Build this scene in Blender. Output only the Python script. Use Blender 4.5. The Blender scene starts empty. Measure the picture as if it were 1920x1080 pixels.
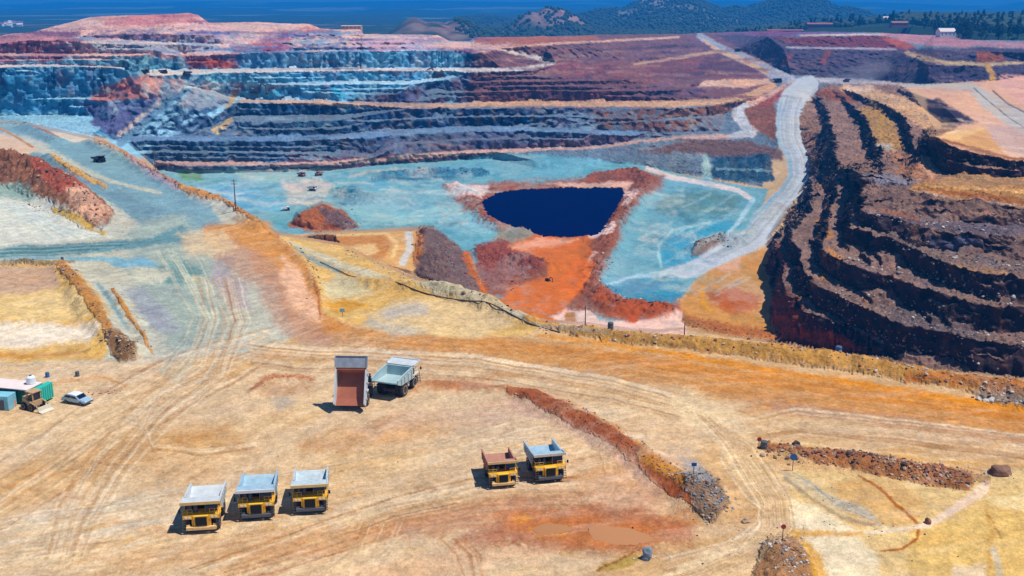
import bpy, bmesh, math, random
import numpy as np
from mathutils import Vector, Matrix
from mathutils.geometry import delaunay_2d_cdt

random.seed(7)
C = bpy.context.scene.collection
F = 2000.0
CAMZ = 60.0
PITCH = math.atan(535.0 / F)
CP, SP = math.cos(PITCH), math.sin(PITCH)

# ------------------------------------------------------------------ camera
cam = bpy.data.cameras.new('camera')
cam.sensor_width = 36.0
cam.lens = 36.0 * F / 1920.0
cam.clip_start = 1.0
cam.clip_end = 60000.0
camo = bpy.data.objects.new('camera', cam)
C.objects.link(camo)
camo.location = (0, 0, CAMZ)
camo.rotation_euler = (math.pi / 2 - PITCH, 0, 0)
bpy.context.scene.camera = camo


def tanv(v):
    yc = -(np.asarray(v, float) - 540.0) / F
    return (SP - yc * CP) / (CP + yc * SP)


def xk(u, v):
    yc = -(np.asarray(v, float) - 540.0) / F
    return ((np.asarray(u, float) - 960.0) / F) / (CP + yc * SP)


def at(u, v, z=0.0):
    """the point of the horizontal plane z seen at that place of the photograph"""
    y = (CAMZ - z) / float(tanv(v))
    return Vector((y * float(xk(u, v)), y, z))


# ------------------------------------------------------------------ noise
def _hash(ix, iy, iz, seed):
    h = (ix * 374761393 + iy * 668265263 + iz * 2147483647 + seed * 974634777) & 0xFFFFFFFF
    h = ((h ^ (h >> 13)) * 1274126177) & 0xFFFFFFFF
    h = (h ^ (h >> 16)) & 0xFFFFFFFF
    return h.astype(np.float32) / np.float32(4294967295.0)


def vnoise2(x, y, seed=0):
    x = np.asarray(x, np.float64); y = np.asarray(y, np.float64)
    ix = np.floor(x).astype(np.int64); iy = np.floor(y).astype(np.int64)
    fx = (x - ix).astype(np.float32); fy = (y - iy).astype(np.float32)
    fx = fx * fx * (3 - 2 * fx); fy = fy * fy * (3 - 2 * fy)
    z = np.zeros_like(ix)
    a = _hash(ix, iy, z, seed); b = _hash(ix + 1, iy, z, seed)
    c = _hash(ix, iy + 1, z, seed); d = _hash(ix + 1, iy + 1, z, seed)
    return (a + (b - a) * fx + (c - a) * fy + (a - b - c + d) * fx * fy) * 2 - 1


def fbm2(x, y, octs=4, seed=0, gain=0.5):
    t = 0; a = 1.0; n = 0
    for k in range(octs):
        t = t + a * vnoise2(x * 2 ** k, y * 2 ** k, seed + k * 17)
        n += a; a *= gain
    return t / n


def vnoise3(x, y, z, seed=0):
    ix = np.floor(x).astype(np.int64); iy = np.floor(y).astype(np.int64); iz = np.floor(z).astype(np.int64)
    fx = (x - ix).astype(np.float32); fy = (y - iy).astype(np.float32); fz = (z - iz).astype(np.float32)
    fx = fx * fx * (3 - 2 * fx); fy = fy * fy * (3 - 2 * fy); fz = fz * fz * (3 - 2 * fz)
    r = 0
    for dz in (0, 1):
        wz = fz if dz else 1 - fz
        for dy in (0, 1):
            wy = fy if dy else 1 - fy
            for dx in (0, 1):
                wx = fx if dx else 1 - fx
                r = r + _hash(ix + dx, iy + dy, iz + dz, seed) * (wx * wy * wz)
    return r * 2 - 1


def fbm3(x, y, z, octs=3, seed=0, gain=0.5):
    t = 0; a = 1.0; n = 0
    for k in range(octs):
        s = 2 ** k
        t = t + a * vnoise3(x * s, y * s, z * s, seed + 31 * k)
        n += a; a *= gain
    return t / n


def sstep(a, b, x):
    t = np.clip((x - a) / (b - a), 0, 1)
    return t * t * (3 - 2 * t)


def lin(c):
    c = np.asarray(c, float) / 255.0
    return np.where(c <= 0.04045, c / 12.92, ((c + 0.055) / 1.055) ** 2.4)

# ------------------------------------------------------------------ the lie of the land
# Crest, toe and road lines of the pit, each (column, row, height); rows and columns are places
# in the survey view and heights are metres, so every line has its own place on the ground.
U0, U1, V0, V1 = -260, 2180, 0, 1290
SKY = [(-260, 66, 700), (0, 66, 716), (60, 59, 760), (110, 47, 860), (170, 31, 900), (215, 29, 900), (290, 27, 900), (355, 24, 900),
       (372, 28, 900), (392, 43, 905), (430, 42, 905), (480, 41, 905), (520, 43, 910), (580, 45, 920), (600, 53, 940),
       (640, 55, 950), (676, 55, 950), (682, 63, 960), (820, 65, 1000), (842, 76, 960), (880, 77, 960), (890, 69, 1050),
       (993, 68, 1050), (1123, 65, 1100), (1273, 63, 1160), (1310, 61, 1350), (1430, 58, 1350), (1640, 60, 1250),
       (1750, 66, 1120), (1830, 74, 980), (1920, 76, 960), (2180, 78, 940)]
LN = []


STEEP = .08
YS = 1.53


def add(pts, z=None, sky=False):
    p = [(a[0], a[1], (z if z is not None else a[2])) for a in pts]
    if max(a[1] for a in p) < 330 and not sky:          # the benches of the far walls, steep faced
        p = [(u, v, h + STEEP * min(h + 60, 62) * min(1, max(0, (1260 - u) / 160)) * min(1, max(0, (326 - v) / 20))) for u, v, h in p]
    if p[0][0] <= 5 and p[0][0] > U0: p = [(U0, p[0][1], p[0][2])] + p
    if p[-1][0] >= 1915 and p[-1][0] < U1: p = p + [(U1, p[-1][1], p[-1][2])]
    LN.append(p)


sk = np.array(SKY, float)
add([(u, v, CAMZ - YS * Y * float(tanv(v))) for u, v, Y in SKY], sky=True)
# near ground
add([(-260, 1290), (900, 1290), (2180, 1290)], 0)
add([(0, 680, 0), (300, 680, 0), (640, 640, 0), (1000, 650, 0), (1400, 690, 0), (1920, 775, 0)])
add([(0, 470, 0.5), (200, 470, 0), (330, 420, 0), (420, 450, 0), (560, 560, 0), (640, 600, 0)])
add([(0, 255, 0), (60, 262, 0), (150, 300, 0), (250, 360, 0), (330, 400, 0)])
RC = [(0, 229, -1), (45, 232, -1), (100, 244, -1), (165, 259, -1), (205, 271, 0), (240, 291, 0), (290, 326, 0), (340, 352, 0),
      (420, 379, 0), (493, 425, 0), (520, 438, -1), (565, 447, -3), (640, 459, -6), (710, 494, -4), (773, 521, -2), (840, 540, 0),
      (905, 560, 0), (973, 592, 0), (1030, 604, 0), (1100, 609, 0), (1190, 620, 0), (1240, 621, 0), (1280, 618, 0), (1380, 633, 0),
      (1447, 641, 0), (1580, 667, 0), (1667, 673, 0), (1690, 683, 0), (1747, 694, 0), (1830, 703, 0), (1920, 711, 0)]
RBZ = [-29, -29, -29, -29, -36, -45, -60, -60, -60, -60, -60, -58, -32, -32, -38, -50, -60, -60, -60, -60, -60, -60, -60, -60,
       -60, -57, -50, -48, -48, -47, -46]
add(RC)
add([(u, v - 3, zz) for (u, v, z), zz in zip(RC, RBZ)])
# left wall
add([(0, 217), (100, 215), (170, 218), (205, 232)], -29)
add([(0, 192), (80, 188), (150, 186), (200, 189)], -17.5); add([(0, 187), (100, 184), (200, 182)], -17.3)
add([(0, 156), (150, 154), (172, 157)], -4); add([(0, 152), (150, 150), (190, 147)], -3.8)
add([(0, 128, 6), (80, 126, 6), (200, 129, 5), (240, 133, 2)]); add([(0, 122, 6.3), (100, 121, 6.3), (235, 126, 4)])
add([(0, 105), (100, 107), (200, 105), (300, 106)], 13); add([(0, 100), (150, 101), (300, 101)], 13.4)
add([(0, 87, 21), (150, 85, 22), (300, 83, 20), (420, 87, 15)]); add([(0, 84, 21.4), (150, 81, 22.5), (300, 79, 20.8), (420, 83, 16.5)])
add([(60, 74, 25), (150, 68, 27), (300, 64, 28), (400, 68, 25)]); add([(60, 70, 26), (150, 64, 28.5), (300, 59, 29.5), (400, 63, 26)])
# spur and its ramp
add([(352, 160, -9.5), (300, 207, -26), (240, 250, -40)])
add([(255, 160, -8), (215, 195, -21), (215, 228, -31)])
# middle wall
add([(300, 318, -60), (345, 325, -60), (450, 325, -60), (533, 323, -60), (640, 318, -60), (723, 308, -60), (873, 301, -60), (927, 298, -60),
     (1007, 316, -60), (1073, 321, -60), (1140, 314, -60), (1215, 312, -60), (1290, 332, -60), (1340, 342, -60), (1400, 353, -59), (1440, 356, -57.5)])
add([(302, 311, -55), (467, 311, -55), (550, 314, -55), (640, 308, -55), (773, 297, -55), (907, 289, -55.2), (1000, 300, -56), (1100, 308, -57.5), (1150, 310, -58.8)])
add([(293, 302, -54.5), (467, 303, -54.5), (550, 307, -54.5), (640, 302, -54.5), (773, 290, -54), (907, 281, -54), (1007, 277, -53.5),
     (1107, 274, -52), (1173, 266, -50), (1280, 254, -46), (1370, 254, -44.6)])
add([(930, 286, -54.5), (1007, 283, -53.8), (1107, 280, -52.3), (1173, 272, -50.3), (1280, 260, -46.3), (1380, 260, -44.7), (1425, 252, -43.8)])
add([(270, 288, -49), (467, 287, -49), (567, 290, -49.6), (640, 293, -51.5), (700, 294, -54)])
add([(262, 283, -48.7), (467, 283, -48.7), (567, 285, -49), (640, 285, -50.8), (700, 288, -53.6)])
add([(245, 264, -42), (350, 265, -42), (467, 266, -42), (640, 262, -42), (740, 252, -42), (873, 246, -42), (973, 245, -42), (1107, 250, -43), (1190, 254, -45.5)])
add([(240, 256, -41.7), (350, 255, -41.7), (440, 257, -41.7), (540, 257, -41.7), (640, 252, -41.7), (740, 243, -41.7), (873, 237, -41.7), (973, 236, -41.7),
     (1107, 244, -42.5), (1223, 248, -44), (1300, 248, -44.5), (1350, 247, -44.5)])
add([(443, 227, -32.5), (540, 229, -32.5), (640, 225, -32.5), (715, 212, -29.5)]); add([(443, 218, -32.3), (640, 215, -32.3), (710, 207, -29.0)])
add([(440, 194, -23), (540, 196, -23), (640, 199, -23.5), (773, 203, -27), (873, 204, -29), (973, 202, -29), (1073, 201, -29), (1173, 203, -28),
     (1273, 204, -27), (1335, 198, -26.5), (1390, 187, -26.5), (1432, 172, -27)])
add([(445, 186, -22.8), (533, 187, -22.8), (640, 190, -23.3), (773, 193, -26.8), (873, 193, -28.8), (973, 190, -28.8), (1073, 189, -28.8),
     (1173, 189, -27.8), (1273, 188, -26.8), (1347, 184, -26.4), (1413, 169, -26.6), (1450, 157, -27)])
add([(1385, 250, -43.9), (1375, 232, -40.5), (1360, 212, -36.5), (1385, 198, -32), (1430, 181, -28.5)])
add([(1430, 246, -43), (1408, 231, -40.5), (1397, 212, -36.5), (1412, 203, -33.4), (1448, 184, -29)])
add([(457, 164, -11), (540, 162, -11), (640, 158, -11.5), (773, 158, -13), (820, 153, -12), (862, 145, -10)])
add([(457, 158, -10.8), (540, 156, -10.8), (640, 152, -11), (773, 152, -12.6), (815, 147, -11.5), (850, 141, -9.6)])
add([(800, 175, -20.6), (873, 174, -20.6), (1040, 173, -20.6), (1170, 172, -20), (1280, 169, -19), (1360, 163, -21)])
add([(800, 171, -20.3), (873, 170, -20.3), (1040, 169, -20.3), (1170, 168, -19.8), (1280, 164, -18.8), (1350, 159, -20)])
add([(890, 156, -13.5), (1040, 153, -13.5), (1173, 150, -13), (1257, 147, -12.5), (1330, 150, -15)])
add([(890, 152, -13.3), (1040, 149, -13.3), (1173, 146, -12.8), (1257, 142, -12.2), (1325, 145, -14.5)])
add([(280, 141, -1.5), (350, 139, -1.5), (457, 137, -2), (540, 136, -2), (640, 135, -2.5), (773, 134, -4), (880, 137, -6), (940, 136, -6),
     (1007, 131, -6), (1045, 122, -5.5)])
add([(277, 135, -1.3), (350, 131, -1.3), (457, 128, -1.8), (640, 127, -2.3), (773, 127, -3.8), (860, 127, -5.5), (940, 127, -5.8), (1000, 121, -5.5), (1022, 114, -4.6)])
add([(345, 106, 9.8), (440, 103, 11), (540, 101, 12), (640, 100, 12), (773, 99, 11.5), (868, 98, 10), (884, 102, 8)])
add([(345, 101, 10.3), (440, 98, 11.3), (540, 95, 12.2), (640, 94, 12.2), (773, 93, 11.7), (868, 93, 10.3)])
add([(1045, 117, -5), (1007, 107, 0), (960, 97, 5), (935, 91, 9), (1017, 83, 12), (1107, 78, 13), (1273, 70, 12)])
add([(520, 80, 18.3), (640, 79, 18.3), (760, 78, 17.8), (830, 81, 15)]); add([(520, 76, 18.8), (640, 74, 19), (760, 73, 18.4), (830, 79, 15.3)])
add([(540, 63, 24), (640, 63, 23.3), (676, 67, 21)])
# upper right: roads, dumps
add([(1050, 110, -2), (1130, 108, -2)])
add([(1190, 122, -8.2), (1280, 109, -7.2), (1342, 98, -7)]); add([(1190, 118, -7.8), (1280, 105, -6.8), (1335, 94, -6.3)])
add([(1307, 71, 5), (1330, 83, -1), (1350, 96, -6.8), (1390, 112, -14), (1440, 138, -22.5), (1464, 150, -26.5)])
add([(1320, 66, 6), (1345, 76, 1), (1383, 93, -6.5), (1430, 113, -15), (1482, 141, -23.5), (1500, 147, -26)])
add([(1500, 151, -27), (1545, 153, -27), (1590, 157, -27), (1640, 159, -26), (1690, 162, -21)])
add([(1510, 146, -26.7), (1600, 148, -27), (1640, 150, -26), (1690, 156, -22), (1740, 158, -18), (1850, 155, -13), (1920, 150, -12)])
add([(1470, 90, 4), (1550, 91, 4.5), (1680, 95, 3), (1715, 101, 0)]); add([(1475, 87, 4.3), (1550, 87, 4.7), (1680, 91, 3.2)])
add([(1440, 68, 15), (1550, 67, 17), (1663, 67, 16.5), (1700, 80, 9), (1722, 94, 2.5)])
add([(1740, 121, 0), (1847, 122, 1), (1920, 119, 1.5)]); add([(1722, 112, 0.2), (1752, 117, 0.3), (1847, 118, 1.2), (1920, 115, 1.7)])
add([(1748, 98, 8.5), (1850, 96, 11.3), (1920, 98, 11)])
# haul road down into the pit
add([(1487, 163, -28.5), (1462, 187, -31), (1457, 217, -36), (1455, 260, -42.5), (1476, 300, -47.5), (1480, 327, -51), (1464, 357, -54.5),
     (1407, 413, -57.5), (1397, 440, -58.5), (1340, 470, -59.5), (1280, 502, -60)])
add([(1540, 158, -27.5), (1508, 180, -30), (1498, 207, -34), (1500, 240, -39.5), (1516, 290, -46), (1516, 327, -50.5), (1496, 362, -54),
     (1458, 412, -57.3), (1436, 448, -58.5), (1380, 479, -59.5), (1323, 505, -60), (1280, 528, -60)])
# right-hand terraces
add([(1690, 166, -18), (1740, 184, -11), (1775, 204, -6), (1800, 228, -4), (1790, 241, -3), (1747, 261, 2), (1830, 287, -1.6), (1920, 305, -5.6)])
add([(1683, 171, -21), (1733, 205, -15), (1765, 231, -13), (1733, 243, -12), (1722, 262, -11.5), (1730, 295, -11.5), (1772, 325, -11.5), (1850, 334, -11.5), (1920, 334, -11.5)])
add([(1578, 166, -23), (1612, 178, -19), (1648, 190, -15), (1692, 215, -12.5), (1706, 245, -12), (1708, 266, -12)])
add([(1590, 178, -26), (1630, 200, -20), (1680, 224, -19), (1692, 262, -19), (1690, 283, -19)])
add([(1560, 168, -25), (1585, 185, -24), (1618, 215, -19.5), (1638, 258, -19.5), (1654, 292, -19.5)])
add([(1577, 190, -28), (1603, 230, -27), (1618, 270, -27), (1630, 303, -27)])
add([(1530, 168, -27.5), (1548, 203, -27.5), (1562, 250, -27.5), (1570, 285, -27.5), (1578, 312, -28)])
add([(1518, 178, -31), (1533, 212, -35), (1543, 255, -35), (1547, 290, -35), (1555, 320, -35.5)])
add([(1600, 326, -11.5), (1650, 331, -11.5), (1700, 350, -11.5), (1763, 371, -11.5), (1830, 378, -11.5), (1920, 389, -11.5)])
add([(1622, 372, -15), (1640, 387, -17), (1690, 396, -17), (1750, 406, -17), (1860, 421, -17), (1920, 427, -17)])
add([(1615, 352, -15.5), (1614, 393, -17), (1650, 401, -17), (1697, 413, -17), (1747, 430, -17), (1800, 438, -17), (1920, 440, -17)])
add([(1610, 395, -20), (1617, 421, -22.5), (1663, 440, -22.5), (1713, 463, -22.5), (1747, 467, -22.5), (1847, 473, -22.5), (1920, 488, -22.5)])
add([(1600, 340, -22), (1604, 362, -22.5), (1592, 405, -22.5), (1602, 439, -22.5), (1680, 460, -22.5), (1730, 477, -22.5), (1763, 503, -22.5), (1847, 513, -22.5), (1920, 523, -22.5)])
add([(1588, 335, -28), (1590, 365, -30), (1575, 415, -30), (1583, 455, -30), (1623, 472, -30), (1647, 493, -30), (1700, 501, -30), (1753, 527, -30), (1807, 550, -30), (1890, 570, -30), (1920, 570, -30)])
add([(1565, 335, -31), (1562, 410, -30), (1545, 450, -30), (1556, 490, -30), (1597, 504, -30), (1663, 517, -30), (1730, 540, -30), (1773, 557, -30), (1847, 573, -30), (1920, 583, -30)])
add([(1543, 350, -38), (1545, 410, -38), (1527, 455, -38), (1541, 500, -38), (1570, 527, -38), (1613, 547, -38), (1645, 557, -38), (1690, 571, -38), (1740, 593, -38), (1780, 610, -38), (1873, 627, -38), (1920, 625, -38)])
add([(1520, 352, -41), (1510, 400, -38), (1492, 450, -38), (1510, 500, -38), (1526, 545, -38), (1553, 563, -38), (1613, 575, -38), (1680, 602, -38), (1710, 627, -38), (1813, 637, -38), (1920, 650, -38)])
add([(1497, 385, -50), (1480, 425, -46), (1473, 457, -46), (1491, 510, -46), (1506, 552, -46), (1530, 577, -46), (1567, 592, -46), (1597, 612, -46), (1660, 640, -46), (1700, 657, -46), (1780, 667, -46), (1830, 687, -45), (1920, 702, -45)])
add([(1465, 425, -52), (1452, 460, -47), (1463, 500, -46), (1479, 545, -46), (1501, 590, -46), (1540, 627, -46), (1570, 645, -46), (1600, 656, -47)])
add([(1446, 455, -58), (1441, 500, -60), (1447, 560, -60), (1449, 605, -60), (1452, 632, -60)])
# floor of the pit
add([(545, 421, -60), (600, 433, -59.5), (668, 430, -60)]); add([(560, 402, -54), (605, 382, -49.5), (640, 396, -51), (660, 418, -57)])
add([(555, 396, -60), (604, 376, -60), (648, 388, -60), (672, 416, -60)])
add([(600, 440, -32.5), (700, 435, -32), (770, 432, -32), (790, 428, -32), (782, 470, -34), (776, 508, -36)])
add([(600, 436, -59), (700, 430, -60), (780, 425, -60), (800, 424, -60), (850, 455, -60), (885, 500, -60), (906, 548, -60)])
add([(400, 350), (620, 350), (820, 345), (860, 400), (1250, 400), (1330, 400)], -60)
add([(960, 540), (1100, 560), (1250, 560), (1400, 560)], -60)
add([(960, 470), (1200, 470), (1380, 520)], -60)



def ledge(pts, w=2.4):
    """a narrow ledge part way up a face: its height is read off the lines above and below"""
    up, dn = [], []
    for u, v in pts:
        lo, hi = None, None
        for p in LN:
            for (ua, va, za), (ub, vb_, zb) in zip(p, p[1:]):
                if ua == ub or not (min(ua, ub) <= u <= max(ua, ub)): continue
                t = (u - ua) / (ub - ua); vv = va + (vb_ - va) * t; z_ = za + (zb - za) * t
                if vv > v and (lo is None or vv < lo[0]): lo = (vv, z_)
                if vv <= v and (hi is None or vv > hi[0]): hi = (vv, z_)
        if lo is None or hi is None or lo[0] - hi[0] < w + 2: continue
        v = min(max(v, hi[0] + w / 2 + .8), lo[0] - w / 2 - .8)
        z_ = lo[1] + (hi[1] - lo[1]) * (lo[0] - v) / (lo[0] - hi[0])
        up.append((u, v - w / 2, z_ + .05)); dn.append((u, v + w / 2, z_ - .05))
    return [up, dn] if len(up) > 1 else []


LEDG = [[(0, 203), (90, 200), (160, 201)], [(0, 177), (60, 176), (140, 174)], [(20, 166), (90, 164), (150, 164)], [(0, 143), (80, 141), (170, 140)], [(0, 134), (60, 133)], [(0, 113), (120, 112), (240, 114)],
        [(0, 94), (120, 92), (280, 92)], [(350, 117), (470, 114), (600, 112), (740, 113), (850, 114)], [(500, 121), (660, 120), (800, 121)], [(470, 146), (600, 146), (740, 143)], [(470, 174), (560, 173), (640, 174), (740, 176)],
        [(560, 167), (640, 168), (760, 166)], [(450, 205), (540, 206), (630, 206)], [(450, 240), (540, 242), (640, 240)], [(270, 274), (400, 275), (560, 276), (640, 275)], [(300, 295), (460, 295), (560, 297)],
        [(690, 228), (780, 222), (900, 218), (1050, 217), (1150, 222)], [(740, 270), (860, 262), (980, 259), (1090, 261)], [(860, 182), (1000, 180), (1150, 180), (1260, 181)], [(900, 163), (1040, 161), (1200, 159)],
        [(900, 144), (1000, 142), (1120, 137)], [(1130, 230), (1220, 226), (1320, 220)], [(360, 122), (420, 120)], [(545, 88), (660, 86), (780, 85)], [(560, 70), (650, 69), (720, 70)],
        [(1640, 455), (1700, 470)], [(1790, 455), (1900, 462)], [(1640, 480), (1720, 490), (1790, 520), (1880, 545)], [(1590, 525), (1660, 540), (1740, 570), (1840, 600)], [(1570, 575), (1640, 590)], [(1800, 655), (1880, 675)],
        [(1780, 300), (1840, 312), (1910, 320)], [(1700, 382), (1780, 392), (1880, 406)]]
for q in LEDG:
    LN += ledge(q)
verts, edges, zz = [], [], []
for p in LN:
    b = len(verts)
    for k, (u, v, z) in enumerate(p):
        verts.append(Vector((u, v))); zz.append(z)
        if k: edges.append((b + k - 1, b + k))
for (u, v) in ((U0, 1290), (U1, 1290)):
    pass
cv, ce, cf, ov, oe, of = delaunay_2d_cdt(verts, edges, [], 0, 0.01)
sx = [(np.array(verts[a]), np.array(verts[b]), zz[a], zz[b]) for a, b in edges]
cz = []
for i, p in enumerate(cv):
    if ov[i]:
        cz.append(sum(zz[k] for k in ov[i]) / len(ov[i]))
    else:                                     # where two lines cross: mean of their heights there
        hits = []
        q = np.array(p)
        for a, b, za, zb in sx:
            d = b - a; t = np.clip(np.dot(q - a, d) / max(np.dot(d, d), 1e-9), 0, 1)
            if np.linalg.norm(a + t * d - q) < 0.05: hits.append(za + (zb - za) * t)
        cz.append(sum(hits) / len(hits) if hits else -30.0)
        print('CROSS', [round(c) for c in p], [round(float(h), 1) for h in hits])
NU, NV = U1 - U0 + 1, V1 - V0 + 1
ZR = np.full((NV, NU), np.nan, np.float64)
for f in cf:
    for j in range(1, len(f) - 1):
        i0, i1, i2 = f[0], f[j], f[j + 1]
        (x0, y0), (x1, y1), (x2, y2) = cv[i0], cv[i1], cv[i2]
        den = (y1 - y2) * (x0 - x2) + (x2 - x1) * (y0 - y2)
        if abs(den) < 1e-9: continue
        ua, ub = max(U0, math.floor(min(x0, x1, x2))), min(U1, math.ceil(max(x0, x1, x2)))
        va, vb = max(V0, math.floor(min(y0, y1, y2))), min(V1, math.ceil(max(y0, y1, y2)))
        if ub < ua or vb < va: continue
        gx, gy = np.meshgrid(np.arange(ua, ub + 1), np.arange(va, vb + 1))
        w0 = ((y1 - y2) * (gx - x2) + (x2 - x1) * (gy - y2)) / den
        w1 = ((y2 - y0) * (gx - x2) + (x0 - x2) * (gy - y2)) / den
        w2 = 1 - w0 - w1
        m = (w0 >= -1e-6) & (w1 >= -1e-6) & (w2 >= -1e-6)
        sl = ZR[va - V0:vb - V0 + 1, ua - U0:ub - U0 + 1]
        sl[m] = (w0 * cz[i0] + w1 * cz[i1] + w2 * cz[i2])[m]
for r in range(NV - 2, -1, -1):               # above the skyline: carry the last height on
    m = np.isnan(ZR[r]); ZR[r][m] = ZR[r + 1][m]
ZR[np.isnan(ZR)] = 0.0
# ------------------------------------------------------------------ soils, rocks and stains (albedo, not light)
GAIN = 1.25                                    # sunlit value of a surface of albedo 1 in this light
GU, GV = np.meshgrid(np.arange(U0, U1 + 1, dtype=np.float32), np.arange(V0, V1 + 1, dtype=np.float32))
NA = fbm2(GU / 46, GV / 30, 4, 11).astype(np.float32)
NB = fbm2(GU / 46, GV / 30, 4, 53).astype(np.float32)
NC = fbm2(GU / 14, GV / 9, 3, 97).astype(np.float32)
NF = (.6 * vnoise2(GU / 5.5, GV / 3.2, 131) + .6 * vnoise2(GU / 2.6, GV / 1.9, 133)).astype(np.float32)


def alb(c):
    c = lin(c) / GAIN; y = c @ np.array([.3, .59, .11])
    return np.clip(y + (c - y) * 1.17, .003, .95).astype(np.float32)


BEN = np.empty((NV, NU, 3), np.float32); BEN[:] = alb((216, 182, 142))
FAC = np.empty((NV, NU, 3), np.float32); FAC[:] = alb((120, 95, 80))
ROK = np.full((NV, NU), 0.05, np.float32)      # how rough and craggy the ground is
WRP = np.zeros((NV, NU), np.float32)           # how ragged the lines of the benches are
REG = np.zeros((NV, NU), np.uint8)
REGN = ['ground', 'haul_road', 'terraces', 'pit_floor', 'dirt_road']


def _alpha(pts, f, w, width=None, closed=True):
    p = np.array(pts, np.float32)
    mg = f + 2.2 * w + (np.max(width) if width is not None else 0) + 2
    a0 = int(max(U0, p[:, 0].min() - mg)) - U0; a1 = int(min(U1, p[:, 0].max() + mg)) - U0 + 1
    b0 = int(max(V0, p[:, 1].min() - mg)) - V0; b1 = int(min(V1, p[:, 1].max() + mg)) - V0 + 1
    if a1 <= a0 or b1 <= b0: return None
    S = (slice(b0, b1), slice(a0, a1))
    x = GU[S] + w * 1.6 * NA[S] + 0.5 * w * NC[S]; y = GV[S] + w * 1.1 * NB[S]
    n = len(p); best = np.full(x.shape, 1e9, np.float32); ins = np.zeros(x.shape, bool)
    for k in range(n if closed else n - 1):
        (ax, ay), (bx, by) = p[k], p[(k + 1) % n]
        dx, dy = bx - ax, by - ay
        t = np.clip(((x - ax) * dx + (y - ay) * dy) / max(dx * dx + dy * dy, 1e-6), 0, 1)
        d = np.sqrt((x - ax - t * dx) ** 2 + (y - ay - t * dy) ** 2)
        if width is not None:
            wd = width[k] + (width[k + 1] - width[k]) * t
            d = d - wd / 2
        best = np.minimum(best, d)
        if closed and width is None:
            c = (ay > y) != (by > y)
            if dy != 0: ins ^= c & (x < (bx - ax) * (y - ay) / dy + ax)
    sd = np.where(ins, best, -best) if (closed and width is None) else -best
    return S, sstep(-f, f, sd + (.45 * f + .35 * w) * NF[S] + .25 * w * NC[S])


def paint(pts, col=None, f=4, w=5, op=1.0, brk=0.0, tgt='BF', rock=None, warp=None, reg=None, width=None, closed=True):
    r = _alpha(pts, f, w, width, closed)
    if r is None: return
    S, a = r
    k = a * op
    if brk: k = k * np.clip(1 - brk * (0.5 + 1.3 * NC[S] + 0.6 * NA[S] + .5 * NF[S]), 0, 1)
    if col is not None:
        c = alb(col)
        if 'B' in tgt: BEN[S] += (c - BEN[S]) * k[..., None]
        if 'F' in tgt: FAC[S] += (c - FAC[S]) * k[..., None]
    if rock is not None: ROK[S] += (rock - ROK[S]) * a
    if warp is not None: WRP[S] += (warp - WRP[S]) * a
    if reg is not None: REG[S][a > 0.5] = reg


def line(pts, wd, col=None, f=2, w=2, **k):
    n = len(pts)
    wd = [wd] * n if not hasattr(wd, '__len__') else list(np.interp(np.linspace(0, 1, n), np.linspace(0, 1, len(wd)), wd))
    paint(pts, col, f, w, width=wd, closed=False, **k)


# --- the far walls
RCp = [(u, v) for u, v, z in RC]
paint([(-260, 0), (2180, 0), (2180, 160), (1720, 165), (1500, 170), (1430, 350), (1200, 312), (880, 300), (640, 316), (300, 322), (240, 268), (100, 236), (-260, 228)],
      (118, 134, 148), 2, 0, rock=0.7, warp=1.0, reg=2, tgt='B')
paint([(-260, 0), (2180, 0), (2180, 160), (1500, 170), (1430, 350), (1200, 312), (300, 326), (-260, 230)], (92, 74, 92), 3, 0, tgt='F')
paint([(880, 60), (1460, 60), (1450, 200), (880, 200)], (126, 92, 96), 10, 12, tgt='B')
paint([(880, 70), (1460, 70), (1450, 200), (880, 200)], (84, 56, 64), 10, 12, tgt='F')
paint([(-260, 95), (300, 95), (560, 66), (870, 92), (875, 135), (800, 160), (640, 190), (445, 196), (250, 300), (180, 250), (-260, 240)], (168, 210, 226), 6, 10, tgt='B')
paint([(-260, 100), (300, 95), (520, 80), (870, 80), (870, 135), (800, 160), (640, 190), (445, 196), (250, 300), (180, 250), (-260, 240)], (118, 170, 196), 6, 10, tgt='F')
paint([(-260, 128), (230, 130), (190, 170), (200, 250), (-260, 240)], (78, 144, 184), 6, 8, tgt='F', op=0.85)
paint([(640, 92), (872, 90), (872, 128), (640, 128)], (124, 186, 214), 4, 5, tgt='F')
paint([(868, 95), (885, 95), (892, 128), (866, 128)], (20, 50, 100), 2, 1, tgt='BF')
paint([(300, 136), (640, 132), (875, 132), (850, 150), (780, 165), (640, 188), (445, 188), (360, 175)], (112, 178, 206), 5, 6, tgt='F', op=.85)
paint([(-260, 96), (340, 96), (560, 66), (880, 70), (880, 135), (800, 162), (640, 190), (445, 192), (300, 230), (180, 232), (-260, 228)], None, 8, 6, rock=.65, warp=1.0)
# pink and cream top
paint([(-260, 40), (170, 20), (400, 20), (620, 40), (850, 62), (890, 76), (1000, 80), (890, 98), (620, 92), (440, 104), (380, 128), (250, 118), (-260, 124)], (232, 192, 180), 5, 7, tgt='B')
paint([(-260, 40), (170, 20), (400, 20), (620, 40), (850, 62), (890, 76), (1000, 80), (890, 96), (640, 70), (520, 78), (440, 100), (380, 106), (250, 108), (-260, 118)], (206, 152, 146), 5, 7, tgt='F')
paint([(-260, 66), (130, 55), (150, 75), (120, 112), (-260, 118)], (168, 104, 122), 6, 8, op=0.7)
paint([(170, 28), (380, 24), (392, 42), (300, 48), (200, 46)], (212, 132, 130), 4, 4, op=0.8)
paint([(420, 98), (500, 68), (545, 62), (548, 97)], (182, 92, 110), 5, 6, op=0.8)
paint([(330, 104), (445, 104), (445, 128), (350, 128)], (166, 66, 52), 4, 5, op=0.85)
paint([(380, 110), (430, 108), (440, 128), (385, 128)], (196, 88, 44), 3, 4, op=0.7)
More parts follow.
